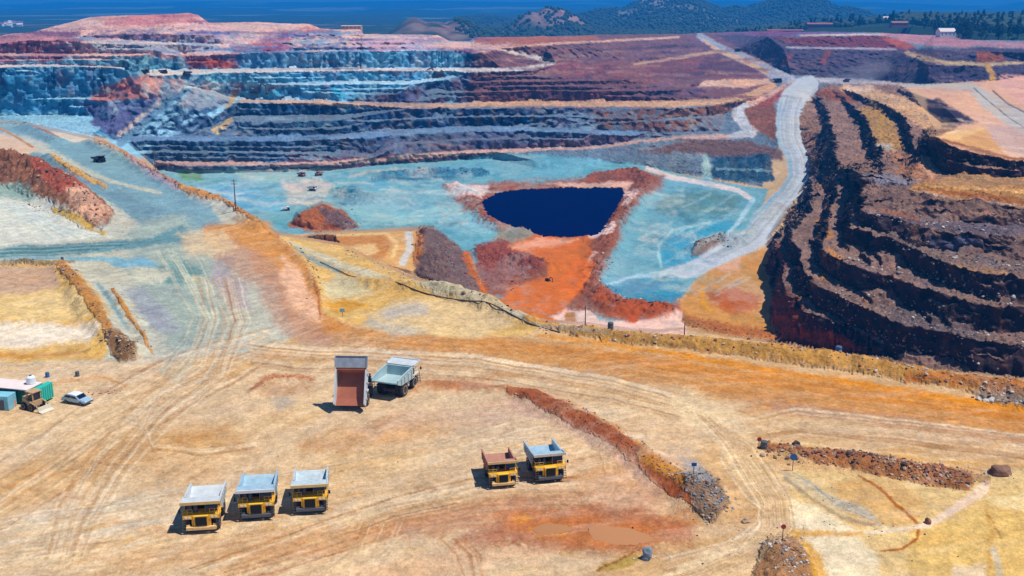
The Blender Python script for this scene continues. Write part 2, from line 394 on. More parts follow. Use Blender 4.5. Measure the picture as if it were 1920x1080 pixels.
paint([(430, 84), (530, 82), (528, 99), (430, 100)], (140, 52, 72), 3, 4, op=0.75)
paint([(220, 58), (290, 57), (300, 66), (225, 68)], (92, 84, 128), 2, 4, op=0.8)
paint([(510, 58), (640, 56), (640, 70), (515, 70)], (84, 96, 150), 3, 4, op=0.8)
paint([(50, 58), (150, 58), (150, 66), (40, 66)], (96, 66, 112), 2, 4, op=0.7)
paint([(0, 82), (130, 82), (120, 92), (0, 92)], (120, 68, 92), 2, 4, op=0.6)
paint([(150, 76), (350, 72), (420, 84), (400, 98), (180, 98)], (140, 176, 190), 5, 6, op=0.6)
paint([(660, 70), (800, 70), (830, 92), (660, 94)], (214, 176, 196), 4, 5, op=0.6)
# reddish slide and the spur
paint([(205, 168), (245, 142), (330, 142), (318, 160), (270, 186), (190, 192), (165, 188)], (204, 136, 122), 4, 6)
paint([(190, 160), (220, 158), (250, 162), (245, 172), (190, 172)], (168, 90, 80), 3, 4, op=0.8)
paint([(270, 148), (340, 142), (350, 160), (300, 190), (270, 190)], (230, 178, 160), 4, 5, op=0.8)
paint([(150, 192), (250, 190), (300, 180), (280, 210), (220, 262), (170, 230)], (96, 98, 136), 5, 6)
paint([(360, 158), (440, 170), (425, 196), (395, 210), (330, 200)], (176, 178, 182), 5, 5)
line([(355, 157), (300, 206), (240, 255), (225, 268)], [12, 12, 16, 14], (118, 150, 172), 2, 2)
line([(340, 160), (290, 200), (225, 252)], 8, (222, 200, 184), 2, 2, op=0.85)
line([(440, 172), (432, 195), (425, 212), (432, 225), (405, 245)], [12, 9, 7, 14], (214, 182, 132), 2, 3)
line([(505, 178), (540, 160), (620, 166), (640, 178)], 8, (96, 190, 214), 4, 4)
# dark lower walls
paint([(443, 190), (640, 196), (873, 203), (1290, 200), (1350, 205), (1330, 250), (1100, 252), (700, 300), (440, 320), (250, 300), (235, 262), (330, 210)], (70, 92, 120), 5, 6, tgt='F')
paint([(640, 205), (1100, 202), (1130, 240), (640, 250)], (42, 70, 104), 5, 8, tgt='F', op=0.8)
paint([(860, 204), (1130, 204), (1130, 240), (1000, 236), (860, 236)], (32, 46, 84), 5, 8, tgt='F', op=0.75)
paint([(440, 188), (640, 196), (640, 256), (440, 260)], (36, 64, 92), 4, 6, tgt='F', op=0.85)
paint([(1120, 205), (1370, 200), (1370, 245), (1120, 245)], (134, 92, 74), 5, 8, tgt='F')
paint([(1120, 205), (1250, 205), (1245, 240), (1120, 245)], (98, 72, 76), 5, 8, tgt='BF', op=0.5, brk=.5)
paint([(540, 288), (780, 288), (780, 300), (540, 306)], (120, 56, 60), 3, 5, tgt='F', op=0.7)
paint([(240, 256), (440, 257), (640, 252), (873, 236), (1107, 244), (1230, 248), (1190, 254), (973, 246), (873, 247), (640, 263), (350, 266), (245, 266)], (122, 148, 176), 2, 2)
paint([(640, 266), (870, 250), (1100, 252), (1170, 266), (1000, 277), (640, 300)], (110, 98, 118), 5, 6, tgt='BF', op=0.65, brk=0.5)
paint([(1290, 262), (1400, 262), (1470, 280), (1470, 300), (1330, 292), (1200, 285)], (116, 90, 84), 4, 5)
paint([(1330, 292), (1440, 290), (1450, 345), (1340, 338)], (48, 84, 106), 3, 6, rock=1.0)
line([(1322, 296), (1328, 334)], [12, 18], (176, 202, 196), 3, 3)
# purple dumps and the upper right
paint([(1000, 86), (1280, 72), (1310, 72), (1345, 96), (1190, 118), (1050, 105)], (122, 92, 100), 4, 5)
paint([(900, 66), (1120, 66), (1120, 74), (1010, 84), (890, 80)], (176, 112, 92), 3, 4)
paint([(1190, 124), (1340, 100), (1400, 118), (1450, 148), (1330, 150), (1200, 146)], (124, 84, 90), 4, 5)
paint([(1330, 104), (1380, 104), (1430, 135), (1350, 146), (1300, 140)], (96, 70, 84), 4, 4)
paint([(1010, 110), (1190, 124), (1260, 142), (1060, 148)], (146, 88, 90), 6, 8, op=.8)
paint([(1340, 66), (1470, 66), (1730, 96), (1720, 150), (1530, 146), (1480, 140), (1400, 96)], (84, 74, 94), 3, 4)
paint([(1450, 68), (1665, 67), (1720, 94), (1620, 90), (1500, 84)], (124, 66, 72), 3, 4)
paint([(1655, 70), (1690, 72), (1722, 96), (1700, 96), (1668, 82)], (172, 92, 76), 3, 3)
paint([(1475, 104), (1490, 100), (1475, 120), (1462, 120)], (138, 76, 76), 2, 2); paint([(1548, 94), (1560, 94), (1545, 122), (1535, 122)], (138, 78, 78), 2, 2)
paint([(1700, 92), (1940, 88), (2180, 88), (2180, 156), (1860, 156), (1700, 158), (1640, 150)], (74, 66, 88), 3, 3)
paint([(1832, 98), (1880, 100), (1885, 114), (1832, 116)], (146, 84, 60), 2, 3)
line([(1700, 99), (1742, 112), (1760, 118), (1847, 120), (1925, 117)], [7, 10, 8, 7, 4], (206, 178, 140), 2, 2)
line([(1850, 120), (1860, 138), (1862, 156)], [8, 10, 16], (204, 160, 96), 2, 2)
line([(1475, 88.5), (1680, 93)], 3.5, (190, 176, 184), 1.5, 1); line([(1500, 66), (1700, 64)], 3, (236, 216, 206), 1.5, 1)
paint([(1640, 58), (1760, 62), (1830, 76), (1930, 78), (1920, 88), (1740, 88), (1700, 78)], (190, 140, 146), 3, 4)
paint([(1310, 40), (1640, 40), (1640, 62), (1450, 66), (1310, 62)], (120, 90, 130), 2, 3)
paint([(1290, 52), (1420, 46), (1560, 46), (1640, 56), (1480, 60), (1300, 62)], (160, 74, 80), 2, 4, op=.7)
# bench roads on the walls
line([(-260, 219), (0, 219), (100, 216), (170, 222)], [14, 14, 16, 10], (160, 205, 222), 3, 2)
line([(-260, 124), (0, 124), (100, 122.5), (235, 126)], 5, (214, 204, 204), 1.5, 1)
line([(280, 138), (350, 135), (457, 132.5), (640, 131), (773, 131), (880, 132), (960, 131), (1007, 125), (1036, 116), (1007, 107), (955, 96), (936, 91)], [6, 7, 8, 8, 7, 7, 7, 9, 11, 8, 6, 4], (226, 214, 206), 1.5, 1.5)
line([(440, 161), (540, 159.5), (640, 155), (773, 155), (820, 150), (857, 142)], [7, 8, 7, 7, 5, 4], (186, 212, 220), 1.5, 1.5)
line([(345, 160), (460, 160)], 9, (206, 214, 216), 3, 3)
line([(936, 91), (1017, 83), (1107, 78), (1273, 70)], 4, (216, 178, 160), 1.2, 1)
line([(443, 190), (540, 191), (640, 195), (773, 198), (873, 198), (973, 195), (1073, 194), (1173, 195), (1273, 195), (1345, 191), (1410, 178), (1450, 161)], [4, 6, 8, 8, 9, 9, 9, 10, 12, 12, 14, 12], (214, 172, 138), 2, 1.5, reg=4)
line([(293, 306.5), (467, 307), (550, 310), (640, 305), (773, 293), (907, 284), (1007, 280), (1107, 277), (1173, 269), (1280, 257), (1375, 256), (1405, 250), (1412, 244), (1395, 229), (1382, 212), (1398, 199), (1440, 182), (1470, 163)], [7, 7, 8, 8, 8, 8, 6, 6, 6, 6, 8, 14, 18, 22, 22, 18, 14, 10], (214, 176, 160), 1.8, 1.2, reg=4)
line([(1370, 256), (1408, 248), (1393, 229), (1382, 212), (1396, 200)], [7, 18, 20, 20, 16], (204, 206, 208), 2, 1, op=.95)
line([(930, 289), (1000, 293), (1100, 302), (1200, 311)], [5, 10, 12, 8], (128, 180, 194), 3, 2)
line([(1190, 121), (1280, 107), (1346, 96)], [4, 6, 6], (214, 176, 146), 1.5, 1, reg=4)
line([(1312, 68), (1340, 84), (1362, 96), (1408, 115), (1460, 143), (1482, 150)], [12, 14, 16, 18, 22, 20], (170, 172, 182), 2, 1, reg=1)
line([(1318, 74), (1345, 94), (1390, 111), (1440, 137)], [4, 8, 8, 8], (220, 184, 150), 1.5, 1)
line([(1480, 152), (1545, 151), (1640, 155), (1690, 159)], [8, 10, 8, 6], (196, 188, 190), 2, 1.5, reg=1)
paint([(1320, 152), (1440, 148), (1450, 156), (1400, 164), (1310, 162)], (220, 182, 158), 2, 2)
paint([(1395, 205), (1450, 185), (1456, 215), (1455, 262), (1430, 250), (1405, 232)], (140, 92, 72), 2, 2)
paint([(1410, 202), (1480, 160), (1465, 185), (1440, 200)], (150, 84, 74), 2, 2)

# --- right-hand plateau and terraces
TER = [(1545, 160), (1640, 158), (1700, 160), (1760, 250), (1900, 300), (2180, 310), (2180, 740), (1920, 709), (1747, 692), (1580, 665), (1440, 640), (1434, 600), (1434, 456), (1466, 420), (1500, 370), (1520, 320), (1500, 240), (1500, 205)]
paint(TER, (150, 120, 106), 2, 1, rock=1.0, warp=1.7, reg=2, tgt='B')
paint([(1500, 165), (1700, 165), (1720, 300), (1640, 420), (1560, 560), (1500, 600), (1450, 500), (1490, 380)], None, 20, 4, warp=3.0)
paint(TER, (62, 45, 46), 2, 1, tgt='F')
paint([(1690, 160), (1850, 152), (1940, 140), (2180, 140), (2180, 312), (1920, 303), (1830, 285), (1745, 259), (1795, 238), (1740, 184)], (226, 178, 148), 2, 2, rock=0.12, warp=.1, reg=0, tgt='B')
paint([(1760, 256), (1810, 238), (1860, 250), (1880, 285), (1830, 284)], (214, 164, 112), 4, 6, tgt='B')
paint([(1840, 236), (1900, 232), (2180, 240), (2180, 300), (1930, 300), (1870, 270)], (196, 168, 160), 6, 8, tgt='B', op=.8)
paint([(1880, 282), (1930, 290), (2180, 296), (2180, 304), (1920, 302)], (238, 206, 180), 3, 4, tgt='B', op=.8)
paint([(1745, 250), (1810, 240), (1850, 240), (1800, 262), (1752, 262)], (232, 190, 140), 3, 3, tgt='B', op=.8)
line([(1747, 257), (1780, 266), (1840, 284), (1900, 298), (2100, 306)], [4, 5, 7, 8, 8], (150, 96, 62), 1.5, 2, tgt='B')
line([(1752, 263), (1790, 276), (1840, 292), (1900, 303), (2100, 310)], [3, 5, 7, 7, 7], (212, 160, 128), 1.5, 2, tgt='B')
line([(1754, 254), (1790, 246), (1812, 240)], [2, 4, 2], (240, 206, 160), 1, 1.5, tgt='B')
line([(1720, 236), (1760, 234), (1795, 235)], [8, 7, 4], (70, 52, 60), 2, 4, tgt='B', op=.8)
paint([(1735, 240), (1790, 240), (1765, 254), (1745, 256)], (150, 108, 88), 3, 3, tgt='B')
line([(1690, 160), (1820, 162), (1850, 186), (1890, 215), (1940, 240), (2100, 290)], [8, 14, 30, 34, 40, 50], (196, 186, 176), 3, 2, tgt='B', reg=4)
line([(1826, 165), (1852, 188), (1890, 220), (1925, 242)], 2, (110, 110, 112), 1, .5); line([(1862, 170), (1890, 195), (1930, 215)], 3, (104, 108, 112), 1, .5)
paint([(1870, 140), (2180, 140), (2180, 200), (1920, 196), (1880, 168)], (230, 176, 160), 3, 3, tgt='B', op=.8)
paint([(1735, 186), (1760, 186), (1800, 210), (1835, 230), (1800, 232), (1745, 214)], (54, 44, 62), 3, 4)
line([(1580, 166), (1640, 178), (1700, 205), (1745, 231), (1762, 234)], [12, 22, 34, 30, 10], (212, 172, 134), 3, 3, tgt='B')
paint([(1580, 160), (1640, 160), (1640, 172), (1585, 170)], (236, 206, 184), 3, 3, tgt='B', op=.7)
paint([(1608, 205), (1640, 200), (1676, 228), (1690, 280), (1650, 290), (1625, 240)], (190, 148, 96), 4, 4, tgt='B')
paint([(1628, 272), (1668, 270), (1672, 284), (1630, 286)], (206, 200, 194), 3, 3, tgt='B', op=.8)
line([(1640, 192), (1655, 215), (1652, 240)], 5, (206, 160, 84), 2, 2)
paint([(1537, 318), (1578, 312), (1590, 322), (1570, 345), (1535, 350)], (176, 148, 124), 3, 3, tgt='B')
paint([(1500, 205), (1520, 200), (1530, 250), (1532, 300), (1520, 330), (1516, 290), (1500, 240)], (158, 122, 100), 3, 3, tgt='BF')
paint([(1520, 165), (1600, 172), (1612, 190), (1560, 190), (1530, 178)], (140, 86, 58), 4, 4, tgt='BF')
paint([(1590, 320), (1650, 322), (1720, 340), (1690, 350), (1630, 342)], (140, 132, 140), 4, 3, tgt='B')
paint([(1715, 345), (1785, 328), (2180, 333), (2180, 384), (1920, 386), (1830, 376), (1765, 369), (1705, 356)], (190, 142, 92), 2, 3, tgt='B')
paint([(1745, 340), (1790, 328), (1850, 333), (2180, 334), (2180, 350), (1860, 352), (1790, 350)], (176, 138, 100), 2, 3, tgt='B', rock=.5)
line([(1735, 346), (1800, 352), (1870, 357), (1930, 362), (2180, 366)], [2, 4, 5, 6, 6], (232, 184, 130), 1.5, 1.5, tgt='B')
line([(1715, 352), (1770, 360), (1850, 370), (1930, 378), (2180, 384)], [3, 8, 9, 10, 10], (176, 112, 66), 2, 3, tgt='B')
line([(1712, 356), (1770, 368), (1850, 378), (1930, 386)], 2.5, (214, 180, 160), 1, 1.5, tgt='B')
paint([(1665, 285), (1730, 300), (1770, 328), (1740, 342), (1690, 322)], (178, 130, 100), 4, 4, tgt='B')
paint([(1715, 300), (1740, 305), (1760, 325), (1745, 332)], (226, 176, 146), 3, 3, tgt='B', op=.7)
line([(1616, 397), (1680, 405), (1740, 420), (1830, 428), (2180, 435)], [6, 14, 20, 22, 22], (110, 96, 100), 3, 4, tgt='B')
line([(1660, 397), (1690, 402), (1720, 414)], 8, (170, 110, 76), 3, 4, tgt='B', op=.7)
line([(1612, 430), (1680, 450), (1740, 472), (1830, 492), (2180, 510)], [8, 14, 22, 26, 28], (136, 112, 100), 3, 3, tgt='B')
line([(1800, 500), (1850, 508), (1900, 515)], 6, (190, 140, 84), 3, 3, tgt='B', op=.6)
paint([(1740, 445), (1800, 452), (1860, 470), (1780, 472), (1745, 465)], (104, 102, 120), 4, 4, op=.8)
paint([(1450, 560), (1480, 575), (1520, 610), (1590, 640), (1640, 662), (1600, 668), (1460, 640)], (206, 102, 44), 6, 8, brk=.35, op=.95)
paint([(1440, 450), (1470, 450), (1480, 520), (1510, 580), (1560, 625), (1500, 620), (1455, 560)], (112, 58, 42), 6, 6, brk=.3, op=.8)
paint([(1690, 560), (1790, 590), (1850, 640), (1720, 640), (1660, 600)], (104, 96, 98), 6, 8, op=.6, tgt='B')
for pp in ([(1543, 412), (1560, 440)], [(1560, 470), (1572, 485)], [(1500, 555), (1520, 562)], [(1560, 500), (1545, 520)]):
    line(pp, 12, (196, 136, 84), 4, 4, op=.8, tgt='B')

# --- the floor of the pit
FLR = [(293, 322), (450, 326), (533, 324), (640, 318), (723, 308), (873, 299), (930, 288), (1000, 290), (1215, 310), (1290, 331), (1340, 341), (1440, 355), (1400, 440), (1300, 530), (1270, 560), (1280, 622), (1190, 624), (1030, 608), (905, 562), (850, 470), (790, 424), (640, 434), (520, 442), (420, 381), (340, 354)]
paint(FLR, (122, 170, 180), 2, 1, rock=0.16, warp=.15, reg=3)
paint([(300, 318), (640, 318), (640, 400), (520, 400), (360, 345)], (146, 182, 186), 6, 6, op=.8)
paint([(330, 322), (380, 322), (384, 336), (340, 336)], (112, 150, 110), 4, 4); paint([(440, 325), (560, 325), (600, 340), (450, 340)], (176, 196, 176), 5, 5, op=.7)
paint([(530, 340), (600, 335), (625, 350), (590, 385), (540, 380)], (226, 206, 190), 6, 6)
paint([(370, 350), (440, 345), (540, 372), (530, 400), (450, 395)], (128, 178, 196), 5, 6)
line([(375, 350), (440, 372), (500, 385), (560, 372), (600, 360)], 6, (190, 205, 204), 3, 4, op=.7)
paint([(625, 360), (660, 348), (710, 375), (690, 388), (640, 386)], (52, 112, 136), 5, 6, brk=.4)
paint([(640, 386), (700, 380), (860, 395), (930, 430), (900, 440), (820, 425), (690, 415)], (150, 190, 196), 6, 6)
line([(720, 333), (800, 323), (915, 325), (820, 331), (700, 338)], 7, (46, 104, 132), 3, 4, brk=.3, rock=.5)
line([(655, 330), (740, 318), (800, 322)], 5, (220, 206, 184), 3, 3, op=.7)
paint([(1215, 312), (1300, 330), (1400, 352), (1440, 360), (1420, 400), (1360, 440), (1280, 500), (1150, 540), (1120, 520), (1180, 420), (1240, 370)], (124, 168, 178), 4, 4)
paint([(1250, 365), (1330, 355), (1395, 375), (1370, 400), (1290, 410), (1230, 395)], (96, 132, 130), 6, 6, op=.85)
paint([(1235, 470), (1260, 430), (1360, 415), (1390, 420), (1350, 470), (1290, 498), (1240, 498)], (84, 156, 180), 5, 4)
paint([(1140, 545), (1180, 525), (1270, 522), (1290, 540), (1260, 572), (1180, 570), (1120, 560)], (76, 140, 166), 5, 5)
line([(1300, 515), (1220, 515), (1170, 523), (1130, 545)], [8, 8, 5, 4], (178, 208, 222), 2, 2)
line([(1215, 316), (1250, 330), (1330, 345), (1385, 358), (1410, 376)], [9, 10, 9, 9, 8], (228, 212, 204), 2, 1.5)
line([(1410, 376), (1385, 415), (1362, 440)], [9, 7, 5], (176, 208, 218), 2, 1.5); line([(1355, 440), (1400, 441)], 6, (176, 208, 218), 2, 1.5)
line([(1240, 500), (1232, 460), (1260, 430), (1330, 418)], 5, (186, 214, 214), 2, 2, op=.7)
paint([(1310, 458), (1345, 450), (1375, 455), (1330, 478), (1300, 480)], (128, 92, 74), 3, 4, rock=.6)
# surround of the pond
paint([(835, 345), (900, 345), (1080, 335), (1190, 318), (1240, 330), (1240, 355), (1200, 380), (1160, 440), (1135, 500), (1120, 540), (1150, 570), (1275, 575), (1280, 600), (1180, 600), (1090, 590), (1050, 600), (950, 560), (905, 550), (890, 500), (950, 440), (930, 432), (900, 415), (865, 395)], (154, 94, 70), 8, 7, rock=.35)
paint([(1120, 322), (1195, 318), (1230, 335), (1200, 360), (1170, 345), (1080, 345)], (150, 88, 66), 4, 5, rock=.5)
paint([(838, 345), (920, 348), (900, 374), (858, 372)], (236, 206, 196), 4, 4)
paint([(1020, 344), (1190, 340), (1175, 354), (1060, 352)], (226, 182, 164), 3, 4)
line([(1172, 362), (1190, 370), (1172, 390)], 12, (236, 196, 184), 3, 4)
paint([(935, 432), (1000, 420), (1005, 442), (960, 470), (900, 480)], (150, 140, 124), 5, 5)
paint([(890, 460), (950, 450), (990, 470), (1020, 500), (930, 540), (900, 520)], (150, 82, 66), 5, 6, rock=.5)
paint([(955, 460), (1010, 442), (1090, 446), (1110, 470), (1110, 510), (1080, 560), (1060, 590), (1030, 594), (940, 565), (960, 540), (1025, 520), (1020, 490)], (208, 118, 66), 6, 5, rock=.03)
paint([(1080, 480), (1110, 475), (1112, 510), (1085, 555), (1040, 540)], (222, 120, 36), 5, 4)
line([(1105, 450), (1075, 485), (1025, 520), (1050, 570), (1075, 590)], [18, 12, 8, 6, 10], (206, 116, 24), 4, 4, op=.8)
paint([(955, 462), (1010, 448), (1085, 450), (1040, 462), (985, 468)], (238, 176, 148), 4, 4, op=.8)
line([(1110, 445), (1140, 435), (1150, 430)], [8, 16, 10], (244, 208, 196), 3, 4); line([(1105, 490), (1115, 480)], 8, (240, 190, 170), 3, 3)
paint([(1030, 596), (1060, 580), (1110, 584), (1125, 600), (1180, 602), (1275, 588), (1290, 606), (1285, 630), (1240, 632), (1190, 632), (1100, 620), (1026, 612)], (244, 204, 188), 3, 3, rock=.03)
paint([(1060, 585), (1078, 585), (1082, 606), (1062, 606)], (206, 132, 70), 2, 3); paint([(1178, 588), (1200, 596), (1190, 606), (1172, 604)], (190, 92, 50), 3, 4)
paint([(893, 540), (945, 562), (1042, 598), (1042, 622), (970, 606), (898, 574)], (208, 122, 66), 3, 3, rock=.2)
paint([(1125, 555), (1180, 572), (1262, 572), (1275, 560), (1282, 590), (1180, 600), (1115, 580)], (172, 86, 46), 7, 5, op=.8, rock=.3)
# tan lobe below the haul road
paint([(1288, 540), (1330, 500), (1440, 462), (1444, 560), (1450, 636), (1390, 632), (1285, 615), (1272, 580)], (206, 150, 92), 3, 3, reg=3, rock=.15)
paint([(1330, 545), (1380, 540), (1425, 550), (1420, 580), (1380, 590), (1340, 570)], (186, 96, 44), 6, 6, op=.85)
line([(1325, 520), (1315, 545), (1322, 575), (1335, 582)], [10, 8, 8, 4], (226, 158, 56), 3, 2)
paint([(1345, 485), (1390, 482), (1385, 510), (1350, 512)], (222, 176, 150), 6, 5, op=.7)
line([(1285, 600), (1340, 612), (1440, 628)], 18, (168, 92, 52), 5, 5, op=.7, rock=.5)
# spoil heaps and the small platform
paint([(540, 422), (562, 400), (606, 380), (645, 394), (674, 426), (640, 434), (590, 436)], (176, 106, 66), 3, 3, rock=.5, reg=0)
paint([(600, 388), (640, 396), (672, 426), (640, 430), (610, 415)], (128, 100, 98), 5, 4, rock=.8)
paint([(590, 440), (700, 431), (792, 426), (784, 470), (776, 508), (720, 495), (640, 456)], (212, 166, 112), 2, 2, reg=0, rock=.12)
paint([(600, 445), (720, 437), (735, 455), (725, 480), (690, 488), (640, 462)], (196, 136, 84), 5, 3)
paint([(650, 462), (700, 455), (712, 470), (690, 482)], (226, 190, 140), 5, 4)
line([(610, 440), (722, 436), (745, 455), (738, 480)], 6, (232, 196, 140), 2, 1.5)
line([(765, 432), (768, 465), (755, 492)], [14, 12, 12], (206, 200, 190), 2, 2)
paint([(786, 424), (810, 424), (855, 455), (888, 498), (910, 556), (840, 536), (776, 516), (774, 480)], (122, 98, 92), 3, 4, rock=.8, reg=0)
line([(875, 480), (893, 515), (908, 550)], 12, (206, 116, 48), 4, 4)
paint([(778, 440), (792, 432), (792, 470), (776, 500)], (186, 118, 66), 4, 3)
# haul road
line([(1515, 160), (1485, 185), (1478, 212), (1478, 250), (1495, 295), (1499, 327), (1480, 360), (1433, 413), (1416, 444), (1360, 475), (1302, 504), (1240, 512)], [40, 44, 42, 44, 40, 38, 34, 48, 44, 34, 30, 10], (196, 200, 204), 2.5, 1.5, reg=1, rock=.05, warp=.1)
line([(1480, 300), (1482, 330), (1465, 358), (1408, 413), (1398, 438)], 6, (150, 178, 190), 2, 1.5)
line([(1505, 178), (1490, 200), (1487, 250), (1506, 300), (1506, 330)], 10, (222, 214, 210), 4, 1, op=.6)
line([(1465, 190), (1460, 222), (1460, 262), (1480, 302)], 6, (150, 176, 186), 2, 1, op=.7)

# dark seams, pale runs and rusty stains along the walls
rw = random.Random(21)
for k in range(150):
    u = rw.uniform(-40, 880); v = rw.uniform(58, 130) if k % 3 else rw.uniform(130, 215); w = rw.uniform(14, 60)
    cc = rw.choice([(96, 84, 130), (84, 110, 150), (120, 72, 100), (130, 168, 190), (236, 206, 190), (70, 70, 110)])
    if v > 130: cc = rw.choice([(40, 92, 140), (150, 205, 225), (30, 60, 110), (190, 200, 205)])
    line([(u - w, v + rw.uniform(-1, 1)), (u, v), (u + w, v + rw.uniform(-1, 1))], rw.uniform(2, 5.5), cc, 2, 4, op=rw.uniform(.35, .7), brk=.8)
for k in range(170):
    u = rw.uniform(250, 1330); v0 = rw.choice([205, 252, 270, 206]) + rw.uniform(-2, 4); h = rw.uniform(10, 34)
    cc = rw.choice([(150, 130, 110), (190, 186, 180), (120, 66, 52), (60, 120, 150), (28, 36, 66), (170, 110, 66), (30, 34, 60)])
    if u < 640: cc = rw.choice([(70, 140, 170), (30, 60, 90), (140, 170, 180), (24, 44, 74)])
    line([(u, v0), (u + rw.uniform(-3, 3), v0 + h)], [rw.uniform(3, 9), rw.uniform(6, 18)], cc, 3, 4, op=rw.uniform(.3, .75), brk=.7, tgt='F')
for k in range(260):                           # broken rock, drips and scree of the left wall
    u = rw.uniform(-60, 880); v0 = rw.choice([98, 104, 127, 130, 154, 156, 190, 136, 160, 172]) + rw.uniform(-2, 3); h = rw.uniform(6, 26)
    cc = rw.choice([(30, 74, 122), (150, 200, 216), (44, 96, 140), (26, 60, 104), (190, 210, 212), (110, 120, 150), (70, 140, 170), (170, 140, 140)])
    line([(u, v0), (u + rw.uniform(-5, 5), v0 + h)], [rw.uniform(3, 12), rw.uniform(8, 26)], cc, 3, 5, op=rw.uniform(.35, .8), brk=.7, tgt='F')
for k in range(110):
    u = rw.uniform(120, 880); v = rw.uniform(60, 99); w = rw.uniform(16, 70)
    line([(u - w, v + rw.uniform(-1, 1)), (u, v), (u + w, v + rw.uniform(-1, 1))], rw.uniform(2, 5), rw.choice([(96, 120, 166), (120, 160, 186), (110, 84, 126), (84, 96, 146), (236, 208, 194), (150, 96, 116), (140, 176, 196)]), 1.5, 4, op=rw.uniform(.5, .9), brk=.6)
for k in range(90):                            # mottled crown of the left rim
    u = rw.uniform(60, 660); v = rw.uniform(30, 64) + max(0, abs(u - 300) - 120) * .045; w = rw.uniform(8, 40)
    line([(u - w, v + rw.uniform(-1, 1)), (u, v), (u + w, v + rw.uniform(-1, 1))], rw.uniform(1.5, 5), rw.choice([(150, 96, 112), (118, 96, 136), (240, 214, 196), (200, 120, 116), (176, 130, 140), (232, 196, 172), (96, 80, 120)]), 1.5, 4, op=rw.uniform(.35, .8), brk=.7)
for k in range(150):
    u = rw.uniform(880, 1440); v = rw.uniform(84, 186); w = rw.uniform(10, 60)
    line([(u - w, v + rw.uniform(-2, 2)), (u, v), (u + w, v + rw.uniform(-2, 2))], rw.uniform(1.5, 6), rw.choice([(60, 48, 74), (120, 66, 66), (156, 116, 104), (84, 70, 100), (140, 90, 84), (52, 44, 62), (176, 140, 126)]), 1.5, 4, op=rw.uniform(.35, .75), brk=.7)
for k in range(26):
    u = rw.uniform(1345, 1448); v = rw.uniform(293, 318)
    line([(u, v), (u + rw.uniform(-3, 3), v + rw.uniform(12, 26))], rw.uniform(3, 8), rw.choice([(22, 50, 76), (70, 110, 126), (30, 40, 62), (96, 130, 140), (110, 96, 96)]), 2, 3, op=.7, brk=.5)
line([(1345, 317), (1395, 318), (1445, 322)], 3, (140, 170, 176), 1.5, 2)
for k in range(14):
    a = rw.uniform(-15, 15)
    line([(1490 + a, 182), (1480 + a, 215), (1480 + a, 255), (1497 + a, 300), (1498 + a, 330), (1478 + a, 362), (1430 + a, 415), (1400 + a, 450), (1340 + a, 484)], rw.uniform(1.5, 4), rw.choice([(150, 160, 166), (222, 222, 220), (176, 170, 164), (140, 156, 166)]), 1, 2, op=.5, brk=.4)
for k in range(60):                            # soils of the right-hand slopes
    u = rw.uniform(1480, 1920); v = rw.uniform(92, 150); w = rw.uniform(8, 40)
    line([(u - w, v + rw.uniform(-2, 2)), (u + w, v + rw.uniform(-2, 2))], rw.uniform(1.5, 5), rw.choice([(70, 62, 84), (112, 96, 116), (130, 84, 84), (56, 52, 76), (150, 120, 120)]), 1.5, 3, op=.55, brk=.7)
for k in range(50):
    u = rw.uniform(1720, 1940); v = rw.uniform(150, 300); w = rw.uniform(10, 50)
    line([(u - w, v - w * .12), (u + w, v + w * .12)], rw.uniform(1.5, 5), rw.choice([(242, 214, 192), (196, 150, 124), (206, 170, 150), (220, 180, 140), (180, 140, 126)]), 1.5, 4, op=.5, brk=.6, tgt='B')
for k in range(60):
    u = rw.uniform(860, 1340); v = rw.uniform(100, 185); w = rw.uniform(14, 50)
    line([(u - w, v), (u, v + rw.uniform(-2, 2)), (u + w, v)], rw.uniform(2, 6), rw.choice([(70, 56, 84), (150, 96, 100), (186, 150, 140), (96, 80, 110), (60, 50, 70)]), 2, 4, op=.6, brk=.7)
for k in range(46):                            # wheel marks and scraped silt on the floor of the pit
    u = rw.uniform(420, 880); v = rw.uniform(330, 425); w = rw.uniform(20, 90)
    if v > 380 and u < 680: continue
    line([(u - w, v + rw.uniform(-6, 6)), (u, v), (u + w, v + rw.uniform(-8, 8))], rw.uniform(1.5, 5), rw.choice([(196, 208, 204), (90, 150, 170), (214, 214, 200), (160, 190, 190), (110, 170, 190)]), 2, 4, op=.55, brk=.5)
for k in range(34):
    u = rw.uniform(1180, 1400); v = rw.uniform(370, 540)
    w = rw.uniform(10, 50)
    line([(u - w, v + w * .5), (u, v), (u + w * .5, v - w * .3)], rw.uniform(1.5, 5), rw.choice([(190, 208, 206), (80, 146, 166), (206, 212, 200), (150, 184, 186)]), 2, 4, op=.5, brk=.5)
for k in range(240):                           # broken faces of the terraces
    u = rw.uniform(1450, 1940); v = rw.uniform(180, 690)
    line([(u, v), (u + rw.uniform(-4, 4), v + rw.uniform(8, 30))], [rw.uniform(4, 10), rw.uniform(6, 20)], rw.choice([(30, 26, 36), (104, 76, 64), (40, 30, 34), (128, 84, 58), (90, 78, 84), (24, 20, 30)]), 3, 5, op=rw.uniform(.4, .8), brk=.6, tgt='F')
for k in range(70):                            # stains on the dark terraces
    u = rw.uniform(1450, 1900); v = rw.uniform(340, 690)
    if (u, v) and u < 1440 + max(0, (v - 450)) * .35: continue
    line([(u - 14, v - 6), (u, v), (u + 16, v + 5)], rw.uniform(4, 12), rw.choice([(150, 128, 116), (96, 80, 82), (170, 120, 84), (110, 104, 116), (140, 110, 96)]), 3, 5, op=.45, brk=.7, tgt='B')

